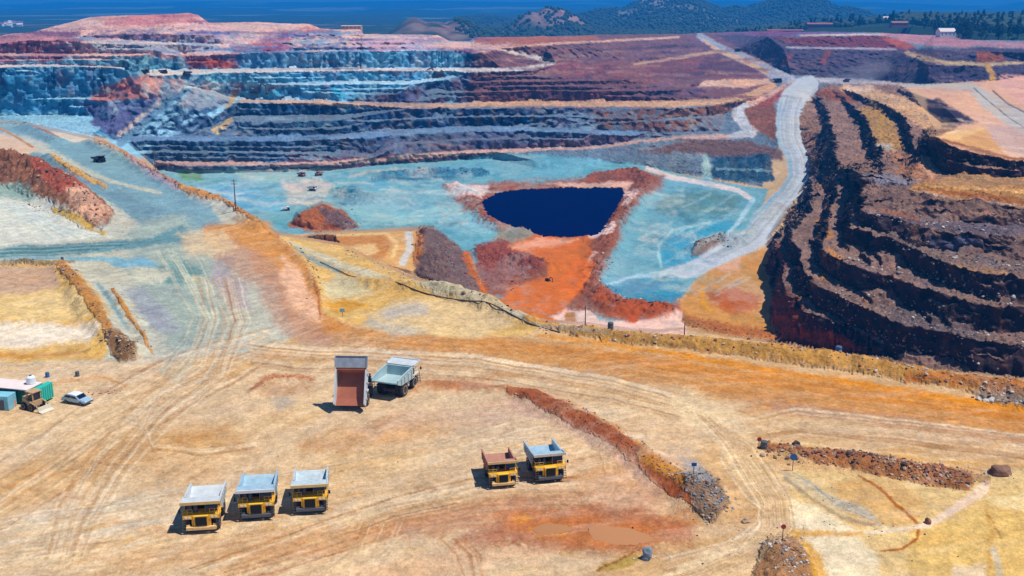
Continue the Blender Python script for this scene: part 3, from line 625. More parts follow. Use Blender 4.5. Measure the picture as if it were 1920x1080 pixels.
for k in range(230):                           # mottled silt, damp and crusts of the pit floor
    if k < 130: u, v = rw.uniform(400, 880), rw.uniform(322, 428)
    else: u, v = rw.uniform(1160, 1410), rw.uniform(352, 545)
    if k < 130 and ((v > 376 and u < 690) or u < 330 + (v - 320) * 1.9): continue
    if k >= 130 and (u < 1190 + max(0, 440 - v) * .15 or u > 1420 - max(0, v - 420) * 1.1): continue
    w = rw.uniform(5, 32)
    line([(u - w, v + rw.uniform(-4, 4)), (u, v), (u + w, v + rw.uniform(-4, 4))], rw.uniform(3, 11), rw.choice([(206, 214, 206), (172, 196, 194), (84, 140, 156), (96, 128, 130), (190, 200, 190), (120, 168, 178), (70, 124, 144), (214, 206, 190)]), 3, 6, op=rw.uniform(.3, .7), brk=.75)
for k in range(150):                           # seams and rust of the middle wall
    u = rw.uniform(440, 1340); v = rw.uniform(203, 300); w = rw.uniform(4, 26)
    line([(u - w, v + rw.uniform(-2, 2)), (u + w, v + rw.uniform(-2, 2))], rw.uniform(2, 6), rw.choice([(150, 176, 186), (40, 60, 92), (112, 70, 62), (96, 130, 150), (176, 150, 136), (30, 44, 74)]), 2, 5, op=rw.uniform(.3, .65), brk=.75)
# --- the near ground: yard, roads and banks
paint([(-260, 229), (0, 229), (100, 244), (205, 271), (290, 326), (420, 380), (520, 440), (560, 520), (600, 600), (500, 660), (300, 680), (-260, 690)], (198, 198, 184), 4, 3, rock=0.05)
# left roads
line([(0, 238), (60, 246), (130, 275), (220, 320), (300, 370), (360, 420), (390, 470)], [18, 26, 40, 56, 60, 90, 110], (132, 162, 170), 6, 4, reg=1)
line([(60, 300), (110, 320), (180, 355), (260, 395), (320, 430)], [30, 34, 40, 40, 60], (122, 150, 160), 5, 4, reg=1)
paint([(230, 430), (330, 400), (400, 450), (430, 520), (420, 640), (330, 670), (280, 600), (250, 520)], (166, 178, 170), 14, 12, reg=1)
line([(-60, 474), (60, 470), (180, 464), (290, 452), (340, 440)], [26, 24, 20, 16, 30], (110, 146, 152), 4, 4, reg=1)
for k in range(9):
    y = 460 + k * 2.4
    line([(-80, y + 3), (60, y), (170, y - 3 - k * .4), (270 - k * 14, y - 7)], 1.6, [(70, 104, 116), (150, 176, 178), (86, 120, 130)][k % 3], 1, 1.5, op=.8)
line([(-80, 488), (100, 484), (230, 486)], [9, 8, 8], (136, 178, 194), 3, 2)
paint([(200, 488), (260, 484), (300, 494), (285, 504), (220, 502)], (134, 178, 202), 4, 4)
paint([(290, 500), (340, 488), (380, 505), (365, 520), (340, 538), (305, 530)], (118, 150, 152), 5, 6)
paint([(342, 516), (378, 514), (375, 528), (345, 528)], (186, 188, 170), 3, 3)
paint([(230, 540), (270, 535), (310, 580), (340, 620), (300, 625), (270, 590)], (166, 172, 180), 8, 8, op=.8)
paint([(260, 570), (300, 580), (322, 612), (290, 616)], (150, 152, 166), 6, 5, op=.6)
paint([(250, 500), (320, 508), (300, 530), (250, 530)], (206, 206, 190), 6, 6)
paint([(400, 480), (450, 520), (470, 580), (430, 575), (395, 520)], (184, 172, 176), 8, 8, op=.8)
# pale bank at far left
paint([(-260, 250), (0, 250), (20, 256), (75, 282), (40, 293), (0, 280), (-260, 275)], (222, 192, 166), 2, 2, reg=0)
line([(0, 240), (30, 256), (60, 276)], 4, (196, 140, 100), 1.5, 1.5, rock=.3)
line([(47, 234), (75, 246), (112, 266)], [5, 8, 4], (190, 128, 100), 1.5, 1.5, rock=.4)
paint([(90, 247), (120, 248), (170, 262), (165, 268), (112, 266)], (220, 206, 184), 2, 2)
line([(168, 262), (205, 276), (235, 292), (290, 328), (345, 356), (420, 382), (490, 427), (520, 441)], [5, 9, 11, 9, 10, 12, 9, 5], (206, 146, 92), 3, 3, rock=.4, reg=0)
line([(240, 300), (290, 335), (330, 355)], 8, (190, 160, 168), 3, 3, op=.7)
line([(92, 294), (130, 318), (170, 345), (200, 356)], [6, 12, 10, 5], (214, 170, 110), 2, 2, rock=.3, reg=0)
line([(120, 308), (160, 325), (250, 352), (300, 362)], 6, (190, 190, 170), 2, 2)
paint([(-260, 290), (0, 280), (45, 300), (90, 312), (130, 335), (165, 370), (215, 408), (190, 436), (150, 425), (70, 375), (0, 345), (-260, 330)], (150, 104, 80), 3, 4, rock=.8, reg=0)
paint([(60, 335), (105, 318), (140, 345), (165, 378), (120, 388), (90, 372)], (178, 98, 80), 4, 5)
paint([(120, 380), (165, 378), (212, 410), (190, 425), (150, 415)], (222, 176, 150), 4, 4)
paint([(0, 345), (40, 350), (70, 375), (50, 385), (-260, 370), (-260, 340)], (150, 172, 160), 4, 5)
paint([(-260, 362), (40, 372), (110, 395), (200, 440), (120, 452), (0, 464), (-260, 466)], (218, 220, 208), 5, 6)
for k in range(10):
    line([(k * 9 - 30, 372 + k * 1.5), (40 + k * 9, 405 + k * 2), (100 + k * 12, 445)], 3, [(176, 200, 198), (232, 230, 220)][k % 2], 2, 3, op=.6)
line([(100, 398), (150, 418), (195, 438)], [6, 10, 8], (206, 170, 96), 3, 3, rock=.3)
line([(180, 430), (215, 425), (245, 418)], 10, (196, 196, 184), 3, 4)
# tan field with its banks
paint([(-260, 492), (120, 494), (130, 500), (190, 600), (215, 640), (190, 676), (-260, 690)], (224, 186, 122), 3, 3, reg=0)
paint([(-260, 498), (105, 500), (112, 535), (90, 553), (-260, 560)], (202, 172, 148), 5, 5)
paint([(-260, 560), (120, 545), (160, 570), (175, 605), (100, 600), (-260, 605)], (232, 204, 152), 8, 8)
paint([(-260, 612), (60, 604), (150, 612), (190, 620), (170, 640), (60, 652), (-260, 652)], (246, 234, 216), 8, 6)
line([(-260, 668), (0, 668), (80, 666), (160, 660)], [10, 10, 8, 4], (196, 140, 76), 4, 4, op=.85)
line([(-80, 494), (60, 494), (140, 498)], 4, (120, 108, 86), 1.5, 2, rock=.5, brk=.5)
line([(115, 502), (150, 545), (180, 590), (210, 635)], [16, 24, 24, 14], (190, 138, 84), 3, 3, rock=.3)
line([(150, 520), (180, 560), (205, 600)], 8, (214, 168, 92), 3, 3, op=.7)
line([(185, 535), (210, 570), (240, 620)], [10, 9, 7], (146, 172, 178), 3, 3)
line([(212, 545), (240, 590), (270, 640), (288, 662)], [6, 8, 7, 3], (206, 146, 78), 2, 3, rock=.3)
paint([(195, 636), (225, 628), (255, 650), (258, 676), (225, 678), (205, 660)], (150, 116, 84), 3, 3, rock=.6)
# big brown sweep of the road
line([(400, 440), (480, 450), (545, 520), (575, 590), (640, 632), (760, 648), (900, 655), (1050, 668), (1200, 690), (1400, 728), (1650, 765), (1940, 806), (2180, 840)],
     [40, 70, 80, 60, 46, 44, 46, 52, 58, 64, 74, 84, 90], (206, 150, 96), 8, 5, reg=4)
line([(430, 470), (500, 520), (540, 590), (600, 640), (700, 660)], [50, 60, 60, 40, 20], (188, 150, 130), 12, 8, op=.8)
paint([(535, 480), (560, 500), (592, 570), (605, 596), (580, 600), (540, 560), (520, 520)], (232, 188, 158), 7, 6)
paint([(340, 440), (420, 435), (450, 465), (400, 480), (350, 478)], (222, 196, 160), 10, 8, op=.8)
line([(520, 442), (560, 475), (590, 520), (598, 570), (600, 596)], [3, 5, 6, 6, 3], (186, 116, 62), 2, 2, rock=.2)
# tan slope below the rim
paint([(524, 444), (565, 450), (640, 462), (710, 497), (773, 524), (905, 563), (973, 595), (1030, 607), (980, 630), (850, 632), (700, 620), (640, 600), (605, 590), (598, 540), (560, 480)], (220, 184, 124), 3, 3, rock=.12, reg=0)
line([(545, 455), (640, 498), (720, 524), (840, 550), (910, 575), (985, 604), (1010, 612)], [6, 14, 16, 16, 14, 9, 5], (208, 198, 170), 3, 2, rock=.3)
line([(560, 470), (590, 490), (640, 510)], 10, (130, 160, 166), 4, 5, op=.8)
paint([(610, 530), (640, 520), (700, 545), (650, 560), (610, 560)], (212, 200, 166), 6, 6); paint([(600, 575), (650, 560), (690, 570), (640, 590)], (212, 160, 84), 4, 5)
paint([(690, 595), (740, 565), (830, 558), (930, 580), (960, 610), (900, 632), (760, 625), (700, 612)], (224, 198, 156), 6, 5)
paint([(705, 590), (750, 570), (800, 570), (800, 590), (730, 600)], (196, 190, 182), 8, 6, op=.8)
paint([(690, 600), (760, 612), (800, 625), (740, 632), (680, 612)], (190, 190, 184), 8, 6, op=.7)
# rim berm to the right
line([(985, 604), (1100, 624), (1200, 636), (1380, 652), (1580, 680), (1690, 700), (1800, 718), (1940, 738), (2180, 770)], [8, 20, 22, 26, 26, 24, 26, 34, 44], (204, 158, 98), 3, 3, rock=.4, reg=0)
line([(1080, 625), (1200, 642), (1400, 668), (1600, 695), (1750, 720)], 5, (150, 112, 76), 3, 4, op=.6, rock=.5, brk=.4)
line([(1040, 612), (1120, 622), (1200, 632), (1380, 646), (1520, 664)], 4, (226, 188, 130), 2, 3, op=.7)
line([(1000, 612), (1060, 622), (1140, 632)], 3, (170, 158, 140), 2, 2)
line([(1700, 712), (1800, 722), (1900, 738), (2000, 750)], [10, 16, 22, 22], (178, 110, 64), 4, 5, op=.8, rock=.5)
paint([(1820, 735), (1880, 738), (1940, 745), (1940, 768), (1890, 765), (1840, 750)], (140, 130, 126), 4, 5, op=.8, rock=.7)
# orange and mauve lanes of the long road
line([(1010, 628), (1150, 646), (1350, 680), (1600, 718), (1800, 750), (1940, 772), (2180, 805)], [4, 8, 12, 12, 14, 16, 18], (220, 148, 52), 5, 3, op=.95)
line([(760, 640), (1000, 655), (1200, 682), (1400, 712), (1700, 755), (1940, 788)], [10, 14, 16, 18, 20, 22], (206, 136, 66), 7, 4, op=.85)
for k in range(26):
    t = k / 25.0; o = random.uniform(-3, 3)
    cc = [(178, 132, 92), (226, 190, 146), (196, 142, 88), (214, 176, 140)][k % 4]
    line([(620, 628 + t * 28 + o), (800, 636 + t * 40 + o), (1000, 648 + t * 52), (1250, 684 + t * 66 - o), (1550, 728 + t * 80), (1940, 782 + t * 84 + o), (2180, 815 + t * 90)],
         random.uniform(2, 5), cc, 2.5, 4, op=random.uniform(.35, .7), brk=.5)
line([(1450, 760), (1650, 790), (1940, 832), (2180, 870)], [14, 24, 30, 30], (190, 156, 136), 8, 5, op=.75)
line([(1500, 800), (1700, 818), (1940, 845)], 10, (206, 176, 146), 6, 5, op=.7)
# yard
paint([(-260, 690), (300, 680), (640, 650), (1000, 690), (1400, 760), (1300, 860), (1340, 960), (1200, 1000), (900, 1290), (-260, 1290)], (222, 196, 164), 20, 12, rock=.03, reg=0)
for (x, y, a, b, c, o) in ((120, 800, 150, 30, (226, 200, 164), .7), (60, 900, 140, 40, (212, 172, 122), .6), (300, 840, 170, 40, (206, 164, 116), .6), (150, 1000, 220, 30, (222, 204, 178), .8), (420, 880, 90, 20, (228, 196, 158), .6),
                        (520, 790, 90, 26, (226, 198, 160), .7), (330, 830, 60, 12, (196, 148, 96), .6), (700, 820, 150, 24, (204, 158, 112), .65), (640, 880, 160, 30, (226, 192, 146), .7), (760, 790, 110, 18, (214, 182, 156), .7),
                        (950, 770, 130, 26, (210, 180, 156), .7), (880, 960, 220, 26, (188, 144, 118), .7), (640, 1010, 200, 24, (206, 160, 122), .6), (820, 1060, 260, 26, (226, 190, 158), .7), (1150, 950, 90, 40, (196, 152, 122), .6),
                        (1100, 880, 110, 34, (206, 162, 122), .6), (540, 735, 60, 14, (196, 156, 120), .7), (500, 680, 160, 14, (212, 172, 120), .6), (130, 700, 160, 14, (226, 206, 180), .7), (1200, 820, 140, 34, (226, 196, 162), .7),
                        (1000, 990, 160, 24, (170, 116, 92), .75), (1180, 1000, 130, 40, (192, 132, 92), .75), (1250, 900, 60, 50, (200, 168, 148), .6), (420, 1030, 200, 22, (200, 156, 118), .5), (60, 1060, 120, 22, (228, 204, 170), .6), (350, 965, 260, 14, (206, 200, 192), .5), (180, 950, 160, 12, (206, 206, 198), .5),
                        (590, 700, 100, 10, (222, 200, 170), .7), (880, 715, 120, 10, (206, 150, 104), .7)):
    ang = np.linspace(0, 2 * math.pi, 14)[:-1]
    paint([(x + a * math.cos(q), y + b * math.sin(q) - .18 * a * math.cos(q)) for q in ang], c, b * .4 + 3, 12, op=min(.95, o * 1.3), brk=.35)
line([(470, 735), (500, 715), (545, 708), (590, 712)], [10, 14, 14, 6], (186, 122, 86), 4, 5, op=.85)
paint([(505, 750), (540, 745), (560, 760), (520, 772)], (190, 176, 160), 5, 6, op=.8)
line([(60, 735), (120, 712), (200, 710), (235, 722), (190, 738)], 6, (198, 140, 84), 3, 4, op=.7)
# tyre tracks
rt = random.Random(3)


def tracks(guide, n, spread, wd, cols, op=(.3, .6), jit=4):
    for k in range(n):
        o = rt.uniform(-1, 1); j = [rt.uniform(-jit, jit) for _ in guide]
        line([(x + o * spread * nx + q, y + o * spread * ny + q * .3) for (x, y, nx, ny), q in zip(guide, j)], rt.uniform(*wd), rt.choice(cols), .9, 2.2, op=min(.9, rt.uniform(*op) * 1.35), brk=.45)


PAL = [(242, 228, 204), (190, 150, 112), (204, 168, 126), (236, 216, 186), (168, 126, 90)]
tracks([(-40, 960, .3, 1), (90, 880, .4, 1), (200, 800, .5, .9), (320, 730, .6, .8), (430, 680, .6, .6), (520, 640, .3, .4)], 30, 60, (1.5, 4), PAL)
tracks([(110, 1060, .8, .3), (140, 960, .9, .4), (200, 860, .9, .5), (290, 760, .8, .6), (390, 690, .8, .5), (420, 600, 1, .1), (400, 520, 1, 0)], 34, 45, (1.5, 3.5), PAL)
tracks([(-60, 1040, 0, 1), (200, 1010, 0, 1), (500, 960, 0, 1), (800, 900, 0, 1), (1000, 850, .2, 1), (1200, 800, .2, .8)], 40, 70, (1.5, 4), PAL, (.2, .5))
tracks([(380, 1085, .6, .5), (520, 1040, .4, .8), (640, 1000, .3, .9), (760, 960, .2, 1), (900, 930, 0, 1), (1080, 930, 0, 1)], 30, 40, (1.5, 3.5), PAL + [(180, 120, 90)], (.3, .6))
tracks([(262, 770, .2, 1), (300, 740, .3, .8), (270, 800, .6, .5), (290, 840, .3, 1), (380, 850, 0, 1), (480, 835, 0, 1)], 14, 8, (1.5, 3), PAL)
tracks([(330, 470, 1, 0), (370, 540, 1, 0), (400, 600, 1, .2), (380, 660, 1, .5), (330, 720, .9, .6)], 22, 40, (1.2, 3), [(206, 210, 194), (150, 170, 166), (190, 186, 160), (220, 214, 196)])
tracks([(470, 660, 0, 1), (560, 672, 0, 1), (700, 676, 0, 1), (900, 690, 0, 1), (1150, 730, 0, 1), (1300, 770, .3, 1), (1380, 830, 1, .5), (1460, 920, 1, .3), (1440, 1000, 1, .5), (1330, 1060, .6, 1)], 34, 26, (1.5, 4), PAL)
tracks([(1940, 850, 0, 1), (1700, 822, 0, 1), (1500, 800, .2, 1), (1400, 820, .9, .8), (1380, 870, 1, .2), (1430, 920, 1, -.2), (1470, 970, 1, .2), (1400, 1040, .7, .8), (1250, 1080, .2, 1)], 34, 34, (1.5, 4), PAL)
tracks([(1060, 1000, .3, .9), (1120, 960, .6, .7), (1170, 900, 1, .3), (1160, 850, 1, 0), (1120, 800, .9, -.3)], 16, 40, (1.5, 3), [(186, 140, 108), (226, 190, 156), (170, 120, 92)])
tracks([(640, 1080, 1, 0), (700, 1030, 1, 0), (720, 980, 1, 0)], 8, 60, (1.5, 3), PAL); tracks([(880, 1085, 1, 0), (870, 1040, 1, 0), (840, 1010, 1, 0)], 5, 30, (3, 6), [(190, 140, 100), (180, 130, 92)])
# loop road and the ground at lower right
line([(1290, 760), (1370, 810), (1400, 870), (1460, 930), (1470, 990), (1420, 1040), (1330, 1075), (1240, 1120)], [60, 70, 60, 60, 56, 60, 70, 80], (234, 212, 178), 10, 6, op=.7, reg=4)
paint([(1480, 880), (1600, 890), (1780, 900), (1900, 880), (2180, 870), (2180, 1290), (1560, 1290), (1480, 1000)], (226, 200, 154), 6, 6, reg=0)
paint([(1700, 985), (1940, 900), (2180, 900), (2180, 1290), (1700, 1290)], (228, 196, 134), 12, 10, op=.85)
paint([(1560, 900), (1700, 905), (1740, 960), (1700, 985), (1600, 985), (1570, 940)], (218, 180, 130), 8, 8, op=.8)
paint([(1480, 930), (1550, 960), (1600, 990), (1640, 1040), (1660, 1100), (1540, 1110), (1520, 1020), (1480, 980)], (242, 228, 200), 6, 5)
line([(1470, 888), (1510, 910), (1560, 940), (1620, 965), (1640, 970)], [10, 18, 20, 22, 8], (186, 184, 176), 4, 6, op=.6, brk=.4)
line([(1475, 900), (1520, 935), (1580, 970), (1640, 985)], 6, (150, 140, 130), 2, 3, op=.7)
for k in range(8):
    line([(1485 + k * 4, 885 + k * 2), (1550 + k * 4, 925 + k * 4), (1620 + k * 5, 955 + k * 4)], 2, [(206, 200, 190), (130, 146, 152)][k % 2], 1, 2, op=.6)
line([(1610, 892), (1650, 915), (1680, 945), (1700, 960), (1722, 985), (1720, 1010), (1690, 1030), (1650, 1034)], [3, 5, 6, 6, 6, 6, 5, 3], (176, 112, 60), 1.5, 2)
line([(1560, 1004), (1640, 998), (1700, 992), (1740, 985), (1790, 955), (1840, 920), (1850, 905)], [5, 6, 6, 12, 16, 18, 12], (240, 216, 196), 2.5, 2.5)
paint([(1840, 930), (1940, 915), (2180, 930), (2180, 960), (1900, 960)], (232, 214, 176), 8, 8, op=.8)
line([(1560, 1000), (1700, 996), (1640, 985)], 4, (206, 206, 196), 2, 3, op=.6)
line([(1850, 940), (1860, 1000), (1850, 1085)], [6, 8, 10], (206, 160, 92), 4, 5, op=.6); line([(1862, 1030), (1878, 1090)], 12, (200, 196, 186), 4, 3, op=.7); line([(1850, 960), (1880, 1010)], 3, (160, 110, 60), 2, 3, op=.6)
paint([(1790, 1060), (1850, 1062), (1850, 1100), (1790, 1100)], (238, 216, 186), 5, 5)
paint([(1440, 1010), (1490, 1005), (1520, 1040), (1540, 1110), (1400, 1110)], (176, 134, 98), 6, 6, rock=.5)
line([(1500, 1010), (1530, 1040), (1540, 1100)], [10, 20, 30], (222, 170, 88), 5, 5, op=.8)
line([(1470, 1000), (1530, 998), (1620, 1002)], [10, 12, 6], (214, 160, 76), 4, 4, op=.8)
paint([(1130, 1060), (1190, 1035), (1205, 1050), (1170, 1068), (1120, 1076)], (176, 152, 84), 4, 4, op=.8)
line([(1120, 1072), (1160, 1052), (1200, 1030)], 4, (150, 96, 60), 2, 3)
# red-brown bank and rubble rows
line([(955, 738), (990, 746), (1060, 780), (1150, 832), (1230, 892), (1290, 940)], [14, 20, 26, 28, 30, 30], (164, 96, 66), 3, 3, rock=.25, reg=0)
line([(790, 722), (860, 724), (930, 730), (970, 738)], [10, 16, 14, 10], (176, 116, 84), 5, 5, op=.75)
line([(1010, 740), (1080, 770), (1160, 820), (1240, 880), (1290, 910)], [4, 8, 8, 10, 12], (206, 152, 98), 3, 4, op=.7)
line([(1200, 870), (1260, 900), (1310, 925)], [14, 26, 30], (190, 138, 74), 4, 4, op=.8, rock=.35)
line([(960, 760), (1060, 800), (1160, 860), (1240, 930)], 14, (196, 164, 150), 6, 5, op=.7)
paint([(1275, 900), (1320, 880), (1350, 905), (1368, 950), (1335, 980), (1300, 965)], (150, 124, 104), 5, 5, rock=.7)
paint([(1270, 860), (1300, 862), (1340, 900), (1310, 905)], (176, 178, 184), 5, 4, op=.8)
line([(1425, 840), (1500, 852), (1620, 868), (1740, 890), (1810, 905)], [10, 20, 34, 40, 30], (176, 122, 86), 3, 3, rock=.5, reg=0)
line([(1600, 862), (1680, 872), (1780, 885), (1850, 900)], 14, (160, 108, 82), 4, 4, op=.6, rock=.6)
line([(1500, 845), (1640, 850), (1800, 868), (1940, 876)], 6, (206, 160, 96), 3, 3, op=.7)
# darker patches of damp and turned earth
paint([(860, 975), (960, 950), (1100, 942), (1230, 960), (1290, 985), (1300, 1020), (1200, 1032), (1040, 1030), (930, 1010)], (172, 112, 84), 14, 14, op=.8, brk=.3)
paint([(1090, 905), (1180, 880), (1260, 930), (1250, 960), (1130, 950)], (214, 176, 152), 12, 12, op=.6, brk=.4)
paint([(720, 990), (860, 960), (980, 950), (900, 990), (760, 1020)], (196, 152, 122), 12, 12, op=.6, brk=.4)
for k in range(150):
    u = rt.uniform(0, 1300); v = rt.uniform(780, 1075); w = rt.uniform(5, 34); h_ = w * rt.uniform(-.5, .15)
    line([(u - w, v - h_), (u, v + rt.uniform(-2, 2)), (u + w, v + h_)], rt.uniform(2, 9), rt.choice([(196, 156, 112), (182, 138, 98), (236, 214, 184), (204, 164, 116), (168, 124, 92), (214, 176, 120)]), 3, 5, op=rt.uniform(.3, .7), brk=.7)
for k in range(26):
    a = k / 25.0
    pts = [(1300 + 60 * a, 770 + 30 * a), (1352 + 56 * a, 830 + 6 * a), (1388 + 60 * a, 890 - 6 * a), (1420 + 62 * a, 940 - 4 * a), (1424 + 64 * a, 985 + 4 * a), (1392 + 52 * a, 1026 + 20 * a), (1320 + 30 * a, 1058 + 30 * a), (1240, 1085 + 40 * a)]
    line([(x + rt.uniform(-2, 2), y) for x, y in pts], rt.uniform(1.4, 4), [(248, 232, 206), (196, 158, 116), (226, 198, 160), (176, 136, 98)][k % 4], .9, 2, op=.75, brk=.25)
for k in range(14):
    a = k / 13.0
    line([(1350 + 10 * a, 838 - 22 * a), (1390, 812 - 22 * a), (1480, 806 - 26 * a), (1650, 818 - 26 * a)], rt.uniform(1.5, 3.5), [(240, 220, 190), (204, 170, 132)][k % 2], 1, 2, op=.5, brk=.4)
# muddy stains round the puddles
paint([(930, 965), (1000, 955), (1100, 965), (1230, 985), (1250, 1015), (1150, 1030), (1030, 1015), (960, 990)], (200, 130, 84), 10, 8, op=.7)
paint([(994, 990), (1030, 980), (1072, 988), (1060, 1004), (1010, 1006)], (216, 148, 78), 4, 4, op=.8); paint([(955, 968), (985, 963), (1000, 972), (975, 980)], (220, 152, 80), 3, 3, op=.8)

# ------------------------------------------------------------------ from survey lines to a mesh
us = np.concatenate([np.arange(U0, 0, 7.0), np.arange(0, 1921, 1.75), np.arange(1924, U1, 7.0)])
vb = [60.0]
while vb[-1] < 1285:
    v = vb[-1]; vb.append(v + (1.05 if v < 420 else 1.35 if v < 700 else 1.9 if v < 1085 else 9))
vb = np.array(vb)
skv = np.interp(us, sk[:, 0], sk[:, 1]) + 1.1 * fbm2(us / 22, us * 0 + 3, 3, 5) + .5
nu, nr = len(us), len(vb)
UU = np.broadcast_to(us[None, :], (nr, nu)).copy()
VV = np.where(vb[:, None] < 480, skv[None, :] + (vb[:, None] - 60) * (480 - skv[None, :]) / 420, vb[:, None])


def samp(A, u, v):
    x = np.clip(u - U0, 0, NU - 1.001); y = np.clip(v - V0, 0, NV - 1.001)
    ix = x.astype(int); iy = y.astype(int); fx = x - ix; fy = y - iy
    if A.ndim == 3: fx = fx[..., None]; fy = fy[..., None]
    return A[iy, ix] * (1 - fx) * (1 - fy) + A[iy, ix + 1] * fx * (1 - fy) + A[iy + 1, ix] * (1 - fx) * fy + A[iy + 1, ix + 1] * fx * fy


wr = samp(WRP, UU, VV)
far = np.clip((VV - 60) / 300, .25, 1.0)
Z0 = samp(ZR, UU, VV); Y0 = (CAMZ - Z0) / tanv(VV); X0 = Y0 * xk(UU, VV)
w1, w2 = fbm2(X0 / 22, Y0 / 22, 3, 201), vnoise2(X0 / 5, Y0 / 5, 203)
du = wr * far * (5.0 * w1 + 1.6 * w2)
dv = wr * far * (2.4 * fbm2(X0 / 26, Y0 / 26, 3, 207) + 1.2 * vnoise2(X0 / 4.5, Y0 / 4.5, 209))
du *= sstep(0, 12, VV - skv[None, :]); dv *= sstep(0, 12, VV - skv[None, :])
US, VS = UU + du, np.maximum(VV + dv, np.broadcast_to(skv, VV.shape))
Z = samp(ZR, US, VS)
# pond basin
PONDP = [(893, 393), (905, 378), (935, 363), (985, 356), (1060, 353), (1130, 352), (1166, 354), (1170, 362), (1160, 385), (1150, 410), (1141, 430), (1120, 440), (1075, 444), (1020, 444), (1003, 438), (997, 430), (975, 426), (940, 420), (915, 411), (900, 402)]
pa = _alpha(PONDP, 2.5, 2)
tmp = np.zeros((NV, NU), np.float32); tmp[pa[0]] = pa[1]; Z -= 1.6 * samp(tmp, UU, VV)
PUD = [(1105, 990), (1135, 987), (1180, 992), (1215, 1004), (1222, 1014), (1190, 1020), (1150, 1022), (1115, 1012)]
PUDS = [[(x * 1.0, y) for x, y in PUD], [(1000, 992), (1025, 984), (1060, 986), (1070, 994), (1040, 1002), (1010, 1002)]]
tmp[:] = 0
for P_ in PUDS:
    pa = _alpha(P_, 5, 4); tmp[pa[0]] = np.maximum(tmp[pa[0]], pa[1])
Z -= .16 * samp(tmp, UU, VV)
TV = tanv(VV)
Yd = (CAMZ - Z) / TV
for r in range(nr - 2, -1, -1):                # the ground never folds back over itself
    lo = Yd[r + 1] + 0.03
    Yd[r] = np.maximum(Yd[r], lo)
Z = CAMZ - Yd * TV
X = Yd * xk(UU, VV)
PX, PY, PZ = X.copy(), Yd.copy(), Z.copy()


def normals(PX, PY, PZ):
    P = np.stack([PX, PY, PZ], -1)
    a = np.gradient(P, axis=1); b = np.gradient(P, axis=0)
    n = np.cross(b, a); n /= np.maximum(np.linalg.norm(n, axis=-1, keepdims=True), 1e-9)
    return n


N0 = normals(PX, PY, PZ)
rk = samp(ROK, US, VS)
steep = 1 - N0[..., 2]
sc = np.where(PY < 210, .45, np.where(PY < 520, .8, 1.2))              # coarser crags where the rock is farther off
amp = rk * (0.35 + 1.5 * sstep(.12, .5, steep)) * np.clip(PY / 420, .5, 1.5)
d1 = fbm3(PX / (7 * sc), PY / (7 * sc), PZ / (8 * sc), 3, 301)
d2 = vnoise3(PX / (2.6 * sc), PY / (2.6 * sc), PZ / (2.4 * sc), 307)
disp = amp * (1.25 * d1 + .75 * d2)
edge_f = sstep(0, 6, VV - skv[None, :]) * .85 + .15
PX += N0[..., 0] * disp * 1.2 * edge_f; PY += N0[..., 1] * disp * 1.2 * edge_f; PZ += disp * .55 * edge_f
# rubble heaped on berms and rough ground
PZ += rk * .85 * sc * np.clip(vnoise2(PX / (1.7 * sc), PY / (1.7 * sc), 311) + .6 * vnoise2(PX / (.8 * sc), PY / (.8 * sc), 313), -.3, 1.2) * sstep(.6, .1, steep) * edge_f
# gentle swells and ruts of the yard
nearm = sstep(720, 180, PY) * sstep(.5, .1, rk)
PZ += nearm * (.22 * fbm2(PX / 17, PY / 17, 3, 321) + .05 * fbm2(PX / 2.2, PY / 2.2, 2, 323))


def bank(pts, h, w, z0=0.0, rag=.35):
    """an earth bank heaped along a line of the ground; h may vary along it"""
    n = len(pts); P = [at(u, v, z0) for u, v in pts]
    hs = np.interp(np.linspace(0, 1, n), np.linspace(0, 1, len(h)), h) if hasattr(h, '__len__') else np.full(n, h)
    x0 = min(p.x for p in P) - w; x1 = max(p.x for p in P) + w; y0 = min(p.y for p in P) - w; y1 = max(p.y for p in P) + w
    m = (X > x0) & (X < x1) & (Yd > y0) & (Yd < y1) & (Z > z0 - 8)
    if not m.any(): return
    px, py = X[m] + .8 * vnoise2(X[m] / 3, Yd[m] / 3, 41), Yd[m] + .8 * vnoise2(X[m] / 3, Yd[m] / 3, 43)
    best = np.full(px.shape, 1e9); hh = np.zeros(px.shape)
    for k in range(n - 1):
        ax, ay, bx, by = P[k].x, P[k].y, P[k + 1].x, P[k + 1].y
        dx, dy = bx - ax, by - ay
        t = np.clip(((px - ax) * dx + (py - ay) * dy) / (dx * dx + dy * dy), 0, 1)
        d = np.hypot(px - ax - t * dx, py - ay - t * dy)
        s = d < best; best[s] = d[s]; hh[s] = (hs[k] + (hs[k + 1] - hs[k]) * t)[s]
    f = np.clip(1 - best / w, 0, 1); f = f * f * (3 - 2 * f)
    PZ[m] += f * hh * (1 + rag * fbm2(px / 2.5, py / 2.5, 3, 47))


bank([(955, 735), (990, 741), (1062, 772), (1152, 823), (1234, 882), (1292, 930), (1335, 955)], [.4, 1.2, 1.3, 1.3, 1.3, 1.2, .6], 4.4)
bank([(1425, 842), (1500, 853), (1620, 868), (1740, 888), (1810, 903)], [.4, .9, 1.2, 1.2, .5], 3.4)
bank([(1000, 610), (1100, 624), (1200, 636), (1380, 652), (1580, 680), (1690, 700), (1800, 718), (1930, 738)], [.5, 1.1, 1.2, 1.5, 1.5, 1.5, 1.5, 1.7], 4.0)
bank([(640, 503), (713, 522), (840, 548), (910, 572), (985, 602)], [1.0, 2.0, 2.2, 2.2, 1.2], 4.5)
bank([(530, 445), (570, 478), (592, 520), (600, 575)], [.6, 1.2, 1.2, .5], 3)
bank([(115, 503), (150, 548), (180, 592), (212, 638)], [1, 2, 2, 1.6], 4.5); bank([(195, 655), (225, 650), (250, 662)], 1.6, 3.5)
bank([(212, 545), (240, 590), (270, 640)], .8, 2.5)
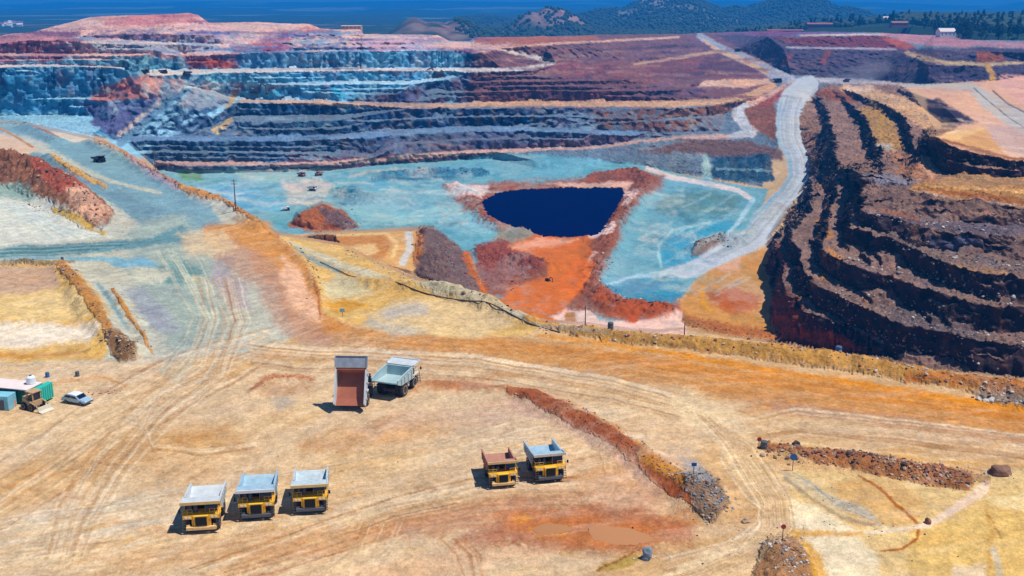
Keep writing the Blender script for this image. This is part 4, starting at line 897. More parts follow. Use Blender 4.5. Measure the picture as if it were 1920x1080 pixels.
bank([(168, 263), (235, 292), (290, 328), (345, 355), (420, 382), (490, 427)], 1.8, 6)
bank([(92, 296), (130, 318), (170, 345), (200, 356)], 1.8, 5)
bank([(-60, 305), (20, 318), (80, 342), (130, 372), (190, 412)], [6, 6, 6, 5, 2], 13, rag=.6)
bank([(-80, 494), (60, 494), (140, 498)], .9, 3); bank([(47, 236), (75, 248), (112, 266)], 2.2, 7)
bank([(1455, 1030), (1470, 1060), (1470, 1110)], [.8, 1.3, 1.4], 3.5); bank([(1310, 925), (1335, 950)], .8, 4.5)
bank([(470, 738), (500, 722), (560, 712)], .5, 2.5); bank([(790, 722), (860, 724), (930, 730)], .5, 3)
bank([(1100, 330), (1190, 325), (1218, 345), (1190, 380), (1160, 420), (1135, 480), (1115, 540), (1150, 575), (1250, 585)], [1, 4, 4, 3.5, 3, 2.5, 3, 4, 3], 12, -60, .7)
bank([(850, 348), (880, 365), (895, 402), (935, 428)], 2.5, 10, -60, .6)
bank([(905, 480), (960, 490), (1010, 500)], 3.5, 16, -60, .8); bank([(720, 330), (800, 321), (900, 324)], 3, 12, -60, .6)
bank([(1310, 470), (1345, 455), (1372, 458)], 4, 9, -60, .6); bank([(640, 360), (700, 378)], 3, 14, -60, .7); 

# scree fans spilled down the terraces and walls
rs_ = np.random.default_rng(17)
for k in range(85):
    if k < 38: u_, v_ = rs_.uniform(1500, 1930), rs_.uniform(180, 600)
    else: u_, v_ = rs_.uniform(260, 1330), rs_.uniform(100, 300)
    i_ = int(np.argmin(np.abs(us - u_))); r_ = int(np.argmin(np.abs(VV[:, i_] - v_)))
    if rk[r_, i_] < .6: continue
    hh = rs_.uniform(2, 5); ww = hh * rs_.uniform(1.3, 1.9); x_, y_ = X[r_, i_], Yd[r_, i_]
    m = (np.abs(X - x_) < ww) & (np.abs(Yd - y_) < ww)
    d = np.hypot(X[m] - x_, Yd[m] - y_) / ww
    PZ[m] = np.maximum(PZ[m], np.minimum(PZ[m] + 1.6, Z[r_, i_] + hh * (.6 - d) + .5 * vnoise2(X[m] / 2, Yd[m] / 2, 71)))
NN = normals(PX, PY, PZ)
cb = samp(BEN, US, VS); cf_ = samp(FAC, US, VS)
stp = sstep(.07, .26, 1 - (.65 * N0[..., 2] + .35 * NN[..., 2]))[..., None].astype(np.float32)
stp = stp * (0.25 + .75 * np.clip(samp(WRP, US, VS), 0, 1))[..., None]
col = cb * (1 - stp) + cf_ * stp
# strata and stains on rock, mottling everywhere (soil colour, independent of light)
rs = np.clip(rk, 0, 1)
s1 = fbm3(PX / 30, PY / 30, PZ / 4, 3, 401); s2 = fbm3(PX / (4 * sc), PY / (6 * sc), PZ / (3.6 * sc), 4, 409, .6); s3 = fbm2(PX / 60, PY / 60, 3, 419)
col *= np.exp(np.minimum(rs * 1.2, 1) * (.35 * s1 + .6 * s2))[..., None]
wf = np.clip(samp(WRP, US, VS), 0, 1) * sstep(0.1, .5, s2 + .5 * s3) * .45
col = col * (1 - wf[..., None]) + (col * np.array([1.25, .95, .75]) + .02) * wf[..., None]
m2 = fbm2(PX / 6, PY / 6, 4, 431); m3 = fbm2(PX / 1.3, PY / 1.3, 2, 433)
nr_ = sstep(620, 230, PY)
m4 = fbm2(PX / .8, PY / .8, 2, 437)
col *= np.exp(.2 * m2 * (1 - rs) + (.16 * m3 + .14 * m4) * nr_)[..., None]
col *= 1 - (nr_ * (1 - rs) * sstep(330, 240, PY))[..., None] * (1 - np.array([.98, .93, .85]))
col[..., 2] *= np.exp(-.12 * s3 - .06 * m2); col[..., 0] *= np.exp(.05 * s3)
# drag marks of blades and tyres, and damp or ochre mottling of the dust
def drag(ang, a, b, seed):
    ca_, sa_ = math.cos(ang), math.sin(ang)
    p, q = PX * ca_ + PY * sa_, -PX * sa_ + PY * ca_
    w_ = 3 * vnoise2(PX / 30, PY / 30, seed + 1)
    return fbm2(p / a, (q + w_) / b, 4, seed, .62)


lf = sstep(10, -35, PX); dr = drag(1.0, 14, 1.3, 441) * lf + drag(.22, 16, 1.5, 447) * (1 - lf); dr2 = drag(-.25, 12, 2.2, 451)
reg_ = REG[np.clip(np.rint(VS - V0), 0, NV - 1).astype(int), np.clip(np.rint(US - U0), 0, NU - 1).astype(int)]
ym = (np.isin(reg_, (0, 4)) * sstep(700, 420, PY) * (1 - .6 * rs))
ss1 = (sstep(.0, .45, dr + .35 * m2) * ym)[..., None]; ss2 = (sstep(.05, .5, -dr + .4 * dr2) * ym)[..., None]; ss3 = (sstep(.1, .45, dr2 + .5 * m2) * ym)[..., None]
col *= 1 - ss1 * (1 - np.array([.83, .74, .62])) * .36
col = col * (1 - .15 * ss2) + np.array([.72, .60, .47]) * .15 * ss2
col *= 1 - ss3 * (1 - np.array([.92, .83, .77])) * .55
# scuffed silt of the pit floor
pf = (reg_ == 3) * 1.0
g1 = fbm2(PX / 26 + .6 * m2, PY / 60, 4, 461, .6); g2 = fbm2(PX / 9, PY / 22, 4, 467, .65)
k_ = (sstep(.05, .4, g1 + .4 * g2) * pf * .32)[..., None]; col = col * (1 - k_) + (col * .35 + np.array([.42, .44, .41]) * .65) * k_
k_ = (sstep(.1, .45, g2 - .4 * g1) * pf * .7)[..., None]; col *= 1 - k_ * (1 - np.array([.62, .78, .84]))
col = np.clip(col, .006, .9)
reg = reg_

# the hidden flank under the rim: one even soil rather than streaks
gap = np.zeros((nr, nu), bool); gj = (Yd[:-1] - Yd[1:]) > 9.0
gj &= (VV[:-1] > 225) & (UU[:-1] < 1960); gap[:-1] |= gj; gap[1:-1] |= gj[:-1]
cs = np.cumsum(np.pad(col, ((0, 0), (25, 25), (0, 0)), 'edge'), axis=1); bl_ = (cs[:, 50:] - cs[:, :-50]) / 50.0
bl_ = bl_[:, :nu] * .6 + np.array([.30, .17, .09]) * .4
col = np.where(gap[..., None], bl_, col)

# one skirt row behind the skyline so that the rim has a back
PX = np.concatenate([PX[:1] * 1.06, PX]); PY = np.concatenate([PY[:1] * 1.06, PY]); PZ = np.concatenate([np.full((1, nu), -70.0), PZ])
col = np.concatenate([col[:1], col]); rs = np.concatenate([rs[:1], rs]); reg = np.concatenate([reg[:1], reg]); NN = np.concatenate([NN[:1], NN])
nr += 1


def ground_z(x, y):
    """height of the ground under a point: highest grid vertex close by"""
    d = (PX - x) ** 2 + (PY - y) ** 2
    return float(PZ.flat[int(np.argmin(d))])


def on(u, v):
    """the spot of the built ground seen at that place of the photograph"""
    i = int(np.argmin(np.abs(us - u))); r = 1 + int(np.argmin(np.abs(VV[:, i] - v)))
    return Vector((float(PX[r, i]), float(PY[r, i]), float(PZ[r, i])))


def struct(o):
    o['kind'] = 'structure'
    return o


idx = np.arange(nr * nu).reshape(nr, nu)
quads = np.stack([idx[:-1, :-1], idx[1:, :-1], idx[1:, 1:], idx[:-1, 1:]], -1).reshape(-1, 4)
qreg = reg[:-1, :-1].reshape(-1)
allP = np.stack([PX, PY, PZ], -1).reshape(-1, 3).astype(np.float32)
allN = NN.reshape(-1, 3).astype(np.float32)
allC = np.concatenate([col, rs[..., None]], -1).reshape(-1, 4).astype(np.float32)


def sheet(name, q, material):
    used = np.unique(q); mp = np.zeros(nr * nu, np.int32); mp[used] = np.arange(len(used)); q2 = mp[q].astype(np.int32)
    me = bpy.data.meshes.new(name)
    me.vertices.add(len(used)); me.vertices.foreach_set('co', allP[used].ravel())
    me.loops.add(len(q2) * 4); me.loops.foreach_set('vertex_index', q2.ravel())
    me.polygons.add(len(q2)); me.polygons.foreach_set('loop_start', np.arange(0, len(q2) * 4, 4, dtype=np.int32))
    me.update(calc_edges=True)
    at_ = me.color_attributes.new('soil', 'FLOAT_COLOR', 'POINT'); at_.data.foreach_set('color', allC[used].ravel())
    me.polygons.foreach_set('use_smooth', np.ones(len(q2), bool))
    me.normals_split_custom_set_from_vertices(allN[used])
    me.materials.append(material)
    o = bpy.data.objects.new(name, me); C.objects.link(o)
    return struct(o)

# ------------------------------------------------------------------ materials
class NT:
    def __init__(self, name):
        self.m = bpy.data.materials.new(name); self.m.use_nodes = True
        self.t = self.m.node_tree; self.b = self.t.nodes['Principled BSDF']
        self.out = self.t.nodes['Material Output']

    def n(self, typ, **kw):
        nd = self.t.nodes.new(typ)
        for k, v in kw.items():
            if k in nd.inputs: nd.inputs[k].default_value = v
            else: setattr(nd, k, v)
        return nd

    def l(self, a, b): self.t.links.new(a, b)

    def noise(self, scale, detail=4, rough=.55, vec=None, dist=0):
        nd = self.n('ShaderNodeTexNoise', Scale=scale, Detail=detail, Roughness=rough, Distortion=dist)
        if vec is not None: self.l(vec, nd.inputs['Vector'])
        return nd.outputs['Fac']

    def math(self, op, a, b=None, clamp=False):
        nd = self.n('ShaderNodeMath', operation=op, use_clamp=clamp)
        for i, v in enumerate((a, b)):
            if v is None: continue
            if isinstance(v, (int, float)): nd.inputs[i].default_value = v
            else: self.l(v, nd.inputs[i])
        return nd.outputs[0]

    def ramp(self, f, lo, hi, a=0.0, b=1.0):
        nd = self.n('ShaderNodeMapRange', clamp=True)
        nd.inputs[1].default_value = lo; nd.inputs[2].default_value = hi; nd.inputs[3].default_value = a; nd.inputs[4].default_value = b
        self.l(f, nd.inputs[0]); return nd.outputs[0]

    def mix(self, f, a, b, mode='MIX'):
        nd = self.n('ShaderNodeMix', data_type='RGBA', blend_type=mode)
        for i, v in ((0, f), (6, a), (7, b)):
            if isinstance(v, (int, float)): nd.inputs[i].default_value = v
            elif isinstance(v, (tuple, list)): nd.inputs[i].default_value = (*v, 1) if len(v) == 3 else v
            else: self.l(v, nd.inputs[i])
        return nd.outputs[2]

    def bump(self, h, strength, dist):
        nd = self.n('ShaderNodeBump', Strength=strength, Distance=dist)
        self.l(h, nd.inputs['Height']); self.l(nd.outputs[0], self.b.inputs['Normal'])


def soil_mat():
    t = NT('soil'); pos = t.n('ShaderNodeNewGeometry').outputs['Position']
    at_ = t.n('ShaderNodeAttribute', attribute_name='soil')
    fine = t.noise(1.6, 5, .65, pos); mid = t.noise(.32, 5, .6, pos); grit = t.noise(6.0, 3, .6, pos)
    rock = at_.outputs['Alpha']
    v = t.math('ADD', t.ramp(fine, .3, .7, .78, 1.2), t.ramp(mid, .3, .7, -.12, .12))
    v = t.math('ADD', v, t.math('MULTIPLY', t.ramp(grit, .35, .68, -.2, .2), t.ramp(rock, 0, .6, .6, 1.0)))
    c = t.mix(1.0, at_.outputs['Color'], t.n('ShaderNodeCombineColor').outputs[0], 'MULTIPLY')
    cc = c.node.inputs[7].links[0].from_node
    for i in range(3): t.l(v, cc.inputs[i])
    # strewn stones on rough ground: pale and dark chips
    vo = t.n('ShaderNodeTexVoronoi', Scale=.75); t.l(pos, vo.inputs['Vector'])
    chip = t.math('MULTIPLY', t.ramp(vo.outputs['Distance'], .28, .18, 0, 1), t.ramp(rock, .25, .5, 0, .55))
    sep = t.n('ShaderNodeSeparateColor'); t.l(vo.outputs['Color'], sep.inputs[0])
    chip = t.math('MULTIPLY', chip, t.ramp(sep.outputs[0], .55, .6, 0, 1))
    chipc = t.mix(t.ramp(sep.outputs[1], .45, .55), c, (.55, .47, .42))
    c2 = t.mix(chip, c, chipc)
    t.l(c2, t.b.inputs['Base Color'])
    t.b.inputs['Roughness'].default_value = .95
    t.b.inputs['Specular IOR Level'].default_value = .15
    h = t.math('ADD', t.math('MULTIPLY', fine, .5), t.math('MULTIPLY', mid, 1.6))
    rough = t.noise(.55, 6, .68, pos); vo2 = t.n('ShaderNodeTexVoronoi', Scale=.42); t.l(pos, vo2.inputs['Vector'])
    rr = t.math('MULTIPLY', t.math('ADD', t.math('MULTIPLY', rough, 5.0), t.math('MULTIPLY', vo2.outputs['Distance'], 1.6)), t.ramp(rock, .15, .8, 0, 1))
    t.bump(t.math('ADD', h, rr), .6, .7)
    return t.m


def plain(name, c, rough=.5, metal=0.0, var=.12, scale=1.5, dirt=None, spec=.4):
    t = NT(name); tc = t.n('ShaderNodeTexCoord').outputs['Object']
    nz = t.noise(scale, 5, .65, tc)
    col_ = t.mix(t.ramp(nz, .3, .72), tuple(x * (1 - var) for x in c), tuple(min(1, x * (1 + var)) for x in c))
    if dirt:
        nz2 = t.noise(scale * .6, 6, .7, tc, 1.0)
        col_ = t.mix(t.ramp(nz2, .48, .72, 0, .75), col_, dirt)
    t.l(col_, t.b.inputs['Base Color'])
    t.b.inputs['Roughness'].default_value = rough; t.b.inputs['Metallic'].default_value = metal
    t.b.inputs['Specular IOR Level'].default_value = spec
    return t.m


def water_mat(name, c, rough=.06, spec=.2):
    t = NT(name); pos = t.n('ShaderNodeNewGeometry').outputs['Position']
    nz = t.noise(.05, 3, .5, pos)
    t.l(t.mix(nz, tuple(x * .8 for x in c), tuple(x * 1.2 for x in c)), t.b.inputs['Base Color'])
    t.b.inputs['Roughness'].default_value = rough
    t.b.inputs['Specular IOR Level'].default_value = spec
    w = t.noise(1.3, 3, .6, pos); t.bump(w, .08, .2)
    return t.m


M = {}
M['soil'] = soil_mat()
# ------------------------------------------------------------------ ground sheets, water, light
for k, nm in enumerate(REGN):
    q = quads[qreg == k]
    if len(q): sheet(nm, q, M['soil'])


def pool(name, pts, z, material, wob=1.5):
    vs = []
    n = len(pts)
    for k in range(n):
        (ax, ay), (bx, by) = pts[k], pts[(k + 1) % n]
        for s in range(5):
            q = s / 5
            p = at(ax + (bx - ax) * q, ay + (by - ay) * q, z); vs.append(p)
    c = sum(vs, Vector()) / len(vs)
    bm = bmesh.new(); f = [bm.verts.new(p + (p - c).normalized() * wob * (1 + .9 * float(vnoise2(np.array([p.x / (3 * wob)]), np.array([p.y / (3 * wob)]), 9)[0]))) for p in vs]
    bm.faces.new(f); bmesh.ops.triangulate(bm, faces=bm.faces[:]); bmesh.ops.recalc_face_normals(bm, faces=bm.faces[:])
    if bm.faces[:][0].normal.z < 0: bmesh.ops.reverse_faces(bm, faces=bm.faces[:])
    me = bpy.data.meshes.new(name); bm.to_mesh(me); bm.free(); me.materials.append(material)
    o = bpy.data.objects.new(name, me); C.objects.link(o); return struct(o)


M['pond'] = water_mat('pond_water', (.001, .004, .05), .3, .0)
M['mud'] = water_mat('muddy_water', (.42, .19, .075), .3, .12)
pool('pond_water', PONDP, -60.55, M['pond'], 3.0)
for P_ in PUDS: pool('muddy_puddle', P_, -.02, M['mud'], .25)

SUN_DIR = Vector((.48, -.07, 1.0)).normalized()
sun = bpy.data.lights.new('sun', 'SUN'); sun.energy = 5.0; sun.angle = math.radians(.5); sun.color = (1.0, .95, .86)
so = bpy.data.objects.new('sun', sun); C.objects.link(so)
so.rotation_euler = SUN_DIR.to_track_quat('Z', 'Y').to_euler()
W = bpy.data.worlds.new('World'); bpy.context.scene.world = W; W.use_nodes = True
wn, wl = W.node_tree.nodes, W.node_tree.links
sky = wn.new('ShaderNodeTexSky'); sky.sky_type = 'NISHITA'; sky.sun_disc = False
sky.sun_elevation = math.asin(SUN_DIR.z); sky.sun_rotation = math.atan2(SUN_DIR.x, SUN_DIR.y)
sky.air_density = 1.0; sky.dust_density = 0.0; sky.ozone_density = 4.0
tint = wn.new('ShaderNodeMix'); tint.data_type = 'RGBA'; tint.blend_type = 'MULTIPLY'; tint.inputs[0].default_value = 1.0
tint.inputs[7].default_value = (.55, 1.0, 1.35, 1)
wl.new(sky.outputs[0], tint.inputs[6]); wl.new(tint.outputs[2], wn['Background'].inputs[0])
wn['Background'].inputs[1].default_value = .075
vs_ = bpy.context.scene.view_settings; bpy.context.scene.display_settings.display_device = 'sRGB'
vs_.view_transform = 'Standard'; vs_.look = 'None'; vs_.exposure = -0.02; vs_.gamma = 1.0; vs_.use_curve_mapping = False
# ------------------------------------------------------------------ the country beyond the pit
def far_height(x, y):
    """plain, wooded hills and mountains; heights in metres"""
    k = x / y                                      # bearing
    u = 960 + k * F * .966
    base = -22 + 10 * fbm2(x / 900, y / 900, 3, 501) + 34 * sstep(.17, .3, k) * sstep(4200, 2500, y) + 14 * sstep(.3, .36, k) * sstep(1500, 2500, y) * sstep(4000, 2700, y)
    base += 22 * sstep(5000, 14000, y)

    def hill(uc, yc, top, wu, wy, rough=.12, p=1.0):
        nonlocal base
        q = ((u - uc + 18 * fbm2(y / 260, x / 260, 2, 507)) / wu) ** 2 + ((y - yc) / wy) ** 2
        h = np.exp(-q * p) * (top + 25)
        base = np.maximum(base, -25 + h * (1 + rough * fbm2(x / 130, y / 130, 5, 511, .6)))
    zt = lambda yc, v: CAMZ - yc * float(tanv(v))
    hill(1245, 4600, zt(4600, -9), 105, 900); hill(1150, 4500, zt(4500, 17), 90, 700); hill(1050, 4300, zt(4300, 34), 70, 600)
    hill(1455, 4900, zt(4900, -9), 96, 900); hill(1545, 4700, zt(4700, 16), 60, 600); hill(1350, 4600, zt(4600, 14), 60, 600)
    hill(1035, 3300, zt(3300, 15), 52, 350, .5); hill(1000, 3200, zt(3200, 25), 36, 300, .2)
    hill(785, 2700, zt(2700, 35), 44, 260, .3); hill(862, 2750, zt(2750, 37), 46, 260, .45); hill(820, 2700, zt(2700, 40), 60, 260, .2)
    hill(900, 5200, zt(5200, 30), 60, 700)
    hill(150, 6500, zt(6500, 29), 160, 800)
    # blue mountains
    rid = 60 * fbm2(u / 160, y / 3000, 4, 521)
    sk2 = np.interp(u, [-400, 0, 70, 170, 300, 480, 640, 800, 1000, 1200, 1600, 1700, 1760, 1815, 1865, 1940, 2200], [13, 11, 8, 4, 5, 2, 4, 1, 3, 0, 4, 8, 10, 8, 3, 6, 4])
    for yc, dv, wy in ((15000, 0, 1800), (11500, 8, 900), (8800, 15, 600), (6600, 24, 420)):
        top = CAMZ + (5 - (sk2 + dv + (9.0 if dv else 1.2) * fbm2(u / (90 + 4 * dv), u * 0 + dv, 4, 531 + dv))) / F * yc
        base = np.maximum(base, -30 + (top + 30) * np.exp(-((y - yc) / wy) ** 2) * (1 - .08 * np.abs(fbm2(x / 500, y / 500, 3, 541))))
    return base


nu2, nr2 = 900, 280
uu2 = np.linspace(-420, 2340, nu2)
Yst = np.interp(uu2, sk[:, 0], sk[:, 2]) * YS * 1.0
ss = np.linspace(0, 1, nr2)[:, None]
FY = Yst[None, :] * (17500.0 / Yst[None, :]) ** ss
FX = FY * ((uu2 - 960) / F / .966)[None, :]
FZ = far_height(FX, FY)
skz = np.array([CAMZ - YS * y_ * float(tanv(v_)) for _, v_, y_ in SKY]); skz2 = np.interp(uu2, sk[:, 0], skz)
bl = sstep(0, .02, ss)
FZ = np.where(ss < .02, np.minimum(FZ, skz2[None, :] - 8), FZ)
fu = 960 + FX / FY * F * .966
# woods, scrub, bare ground and fields
c = np.empty(FZ.shape + (3,)); c[:] = (.022, .046, .024)
n1 = fbm2(FX / 240, FY / 240, 4, 551); n2 = fbm2(FX / 60, FY / 60, 3, 557); n3 = fbm2(FX / 900, FY / 500, 3, 559)
bare = np.array([.30, .22, .17])
k1 = (sstep(.15, .45, n1 + .5 * n2) * (.05 + .35 * sstep(5200, 3800, FY)))[..., None]; c = c * (1 - k1) + bare * k1
k2 = (sstep(.25, .4, n3) * sstep(4200, 6000, FY) * .6)[..., None]; c = c * (1 - k2) + np.array([.22, .26, .16]) * k2
rockh = np.exp(-((fu - 850) / 70) ** 2 - ((FY - 2750) / 330) ** 2) + np.exp(-((fu - 1040) / 62) ** 2 - ((FY - 3300) / 330) ** 2)
k3 = (np.clip(rockh, 0, 1) * sstep(-.3, .2, n2 + n1))[..., None]; c = c * (1 - k3) + (np.array([.30, .16, .13]) * np.exp(.9 * fbm2(FX / 22, FY / 40, 3, 571))[..., None]) * k3
k4 = (np.exp(-((fu - 1200) / 90) ** 2 - ((FY - 4300) / 500) ** 2) * sstep(.0, .3, n2) * .8)[..., None]; c = c * (1 - k4) + np.array([.36, .31, .26]) * k4
vi = np.arange(nr2 * nu2).reshape(nr2, nu2)
q2 = np.stack([vi[:-1, :-1], vi[:-1, 1:], vi[1:, 1:], vi[1:, :-1]], -1).reshape(-1, 4)
me = bpy.data.meshes.new('hills'); me.from_pydata(np.stack([FX, FY, FZ], -1).reshape(-1, 3).tolist(), [], q2.tolist())
ca = me.color_attributes.new('soil', 'FLOAT_COLOR', 'POINT')
ca.data.foreach_set('color', np.concatenate([c, np.zeros(FZ.shape + (1,))], -1).astype(np.float32).ravel())
me.polygons.foreach_set('use_smooth', np.ones(len(q2), bool)); me.materials.append(M['soil'])
ho = bpy.data.objects.new('hills', me); C.objects.link(ho); struct(ho)


def far_z(x, y):
    return float(far_height(np.array([x], float), np.array([y], float))[0])


# ------------------------------------------------------------------ the air
def haze_box(x0, x1, y0, y1, z0, z1, density):
    bm = bmesh.new(); bmesh.ops.create_cube(bm, size=1)
    for v in bm.verts:
        v.co = Vector((x0 if v.co.x < 0 else x1, y0 if v.co.y < 0 else y1, z0 if v.co.z < 0 else z1))
    me = bpy.data.meshes.new('haze'); bm.to_mesh(me); bm.free()
    t = NT('haze_air'); t.t.nodes.remove(t.b)
    pv = t.n('ShaderNodeVolumePrincipled', Density=density, Anisotropy=.0)
    pv.inputs['Color'].default_value = (.015, .36, 1.0, 1); t.l(pv.outputs[0], t.out.inputs['Volume'])
    me.materials.append(t.m); o = bpy.data.objects.new('haze', me); C.objects.link(o); o['kind'] = 'stuff'
    return o


haze_box(-13000, 13000, -400, 18500, -130, float(max(FZ.max(), PZ.max(), CAMZ)) + 12, 1.65e-4)
# ------------------------------------------------------------------ helpers for built things
class MB:
    """collects boxes, prisms, tubes and lathes into one mesh"""
    def __init__(self): self.bm = bmesh.new()

    def box(self, x0, x1, y0, y1, z0, z1, bev=0.0):
        r = bmesh.ops.create_cube(self.bm, size=1)
        for v in r['verts']:
            v.co = Vector((x0 if v.co.x < 0 else x1, y0 if v.co.y < 0 else y1, z0 if v.co.z < 0 else z1))
        if bev:
            es = list({e for v in r['verts'] for e in v.link_edges})
            bmesh.ops.bevel(self.bm, geom=es, offset=bev, segments=2, profile=.6, affect='EDGES')
        return self

    def prism(self, prof, a, b, axis='x'):
        """a closed outline pulled from a to b along an axis"""
        def P(p, w): return {'x': (w, p[0], p[1]), 'y': (p[0], w, p[1]), 'z': (p[0], p[1], w)}[axis]
        va = [self.bm.verts.new(P(p, a)) for p in prof]; vb_ = [self.bm.verts.new(P(p, b)) for p in prof]
        n = len(prof); fs = [self.bm.faces.new(va), self.bm.faces.new(vb_[::-1])]
        for k in range(n): fs.append(self.bm.faces.new((va[(k + 1) % n], va[k], vb_[k], vb_[(k + 1) % n])))
        bmesh.ops.recalc_face_normals(self.bm, faces=fs)
        return self

    def tube(self, p, q, r, r2=None, seg=10):
        p, q = Vector(p), Vector(q); d = q - p
        m = Matrix.Translation((p + q) / 2) @ d.to_track_quat('Z', 'Y').to_matrix().to_4x4()
        bmesh.ops.create_cone(self.bm, cap_ends=True, segments=seg, radius1=r, radius2=r if r2 is None else r2, depth=d.length, matrix=m)
        return self

    def lathe(self, prof, axis='x', seg=24, c=(0, 0, 0)):
        """prof: (along, radius) pairs turned round an axis"""
        rings = []
        for a, r in prof:
            ring = []
            for k in range(seg):
                t = 2 * math.pi * k / seg
                q = (a, r * math.cos(t), r * math.sin(t)) if axis == 'x' else (r * math.cos(t), r * math.sin(t), a)
                ring.append(self.bm.verts.new(Vector(q) + Vector(c)))
            rings.append(ring)
        fs = []
        for i in range(len(rings) - 1):
            for k in range(seg):
                fs.append(self.bm.faces.new((rings[i][k], rings[i][(k + 1) % seg], rings[i + 1][(k + 1) % seg], rings[i + 1][k])))
        fs.append(self.bm.faces.new(rings[0])); fs.append(self.bm.faces.new(rings[-1]))
        bmesh.ops.recalc_face_normals(self.bm, faces=fs)
        return self

    def blob(self, c, r, seed=0, sub=2, rough=.25, flat=1.0):
        r_ = bmesh.ops.create_icosphere(self.bm, subdivisions=sub, radius=1)
        rg = random.Random(seed); o = [rg.uniform(0, 50) for _ in range(3)]
        rr = r if hasattr(r, '__len__') else (r, r, r * flat)
        for v in r_['verts']:
            d = 1 + rough * float(vnoise3(np.array([v.co.x * 1.4 + o[0]]), np.array([v.co.y * 1.4 + o[1]]), np.array([v.co.z * 1.4 + o[2]]), 5)[0])
            v.co = Vector((v.co.x * rr[0] * d, v.co.y * rr[1] * d, v.co.z * rr[2] * d)) + Vector(c)
        return self

    def build(self, name, mat, parent=None, loc=(0, 0, 0), smooth=False):
        me = bpy.data.meshes.new(name); self.bm.to_mesh(me); self.bm.free()
        for m_ in (mat if isinstance(mat, (list, tuple)) else [mat]): me.materials.append(m_)
        if smooth: me.polygons.foreach_set('use_smooth', np.ones(len(me.polygons), bool))
        o = bpy.data.objects.new(name, me); C.objects.link(o); o.location = loc
        if parent is not None: o.parent = parent
        return o


def tag(o, label, cat, group=None):
    o['label'] = label; o['category'] = cat
    if group: o['group'] = group
    return o


def thing(name, loc=(0, 0, 0), rz=0.0, s=1.0):
    o = bpy.data.objects.new(name, None); C.objects.link(o)
    o.location = loc; o.rotation_euler = (0, 0, rz); o.scale = (s, s, s); o.empty_display_size = .5
    return o


def copy_tree(o, parent=None):
    c_ = o.copy(); C.objects.link(c_); c_.parent = parent
    for ch in list(o.children): copy_tree(ch, c_)
    return c_


DUST = (.50, .36, .24)
M['yellow'] = plain('yellow_paint', (.82, .43, .01), .45, var=.1, scale=1.2, dirt=(.55, .34, .14))
M['yellow_pale'] = plain('dusty_yellow_paint', (.74, .50, .20), .6, var=.1, dirt=DUST)
M['bed_grey'] = plain('worn_light_steel', (.56, .60, .62), .5, .1, .16, .7, dirt=(.62, .56, .47))
M['bed_blue'] = plain('worn_bluish_steel', (.36, .53, .63), .45, .2, .2, .7, dirt=(.60, .62, .60))
M['bed_rust'] = plain('rusty_steel', (.42, .19, .13), .8, 0, .14, .6, dirt=(.50, .27, .19))
M['bed_red'] = plain('rust_red_steel', (.36, .11, .06), .8, 0, .12, .6, dirt=(.42, .17, .10))
M['bed_teal'] = plain('scoured_teal_steel', (.36, .50, .52), .5, .1, .14, .6, dirt=(.52, .56, .54))
M['cream'] = plain('dusty_cream_paint', (.66, .60, .48), .6, 0, .1, 1, dirt=DUST)
M['tyre'] = plain('tyre_rubber', (.022, .021, .022), .85, 0, .3, 2, dirt=(.12, .09, .07))
M['rim'] = plain('dusty_wheel_steel', (.42, .36, .28), .6, .2, .2, 3)
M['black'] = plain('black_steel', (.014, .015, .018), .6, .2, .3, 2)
M['frame'] = plain('chassis_steel', (.05, .042, .035), .7, .1, .3, 2, dirt=(.16, .11, .07))
M['glass'] = plain('cab_glass', (.006, .012, .035), .12, 0, .1, 1, spec=.5)
M['lamp'] = plain('headlight_glass', (.75, .75, .70), .15, 0, .05, 1)
M['grey_dk'] = plain('dark_grey_steel', (.10, .11, .13), .6, .2, .2, 2)
M['white'] = plain('white_paint', (.76, .78, .80), .4, 0, .06, 1)


# ------------------------------------------------------------------ haul trucks
def wheel(parent, x, y, r, w, tm, rm, out=1):
    """tyre with lugs and a dished rim; out = side that shows the hub"""
    t = MB().lathe([(-w / 2, r * .62), (-w / 2, r * .90), (-w * .36, r), (w * .36, r), (w / 2, r * .90), (w / 2, r * .62)], 'x', 28)
    for k in range(22):
        a = 2 * math.pi * k / 22
        c_, s_ = math.cos(a), math.sin(a)
        t.tube((-w * .40, r * c_, r * s_), (w * .40, r * math.cos(a + .12), r * math.sin(a + .12)), r * .045, seg=4)
    to = t.build('wheel', tm, parent, (x, y, r))
    m = MB().lathe([(-w * .42, r * .60), (-w * .42, r * .40), (w * .2 * out, r * .36), (w * .44 * out, r * .18), (w * .47 * out, .02)], 'x', 20)
    m.lathe([(out * w * .30, r * .63), (out * w * .505, r * .63), (out * w * .505, r * .53), (out * w * .30, r * .53)], 'x', 24)
    m.build('rim', rm, to)
    return to


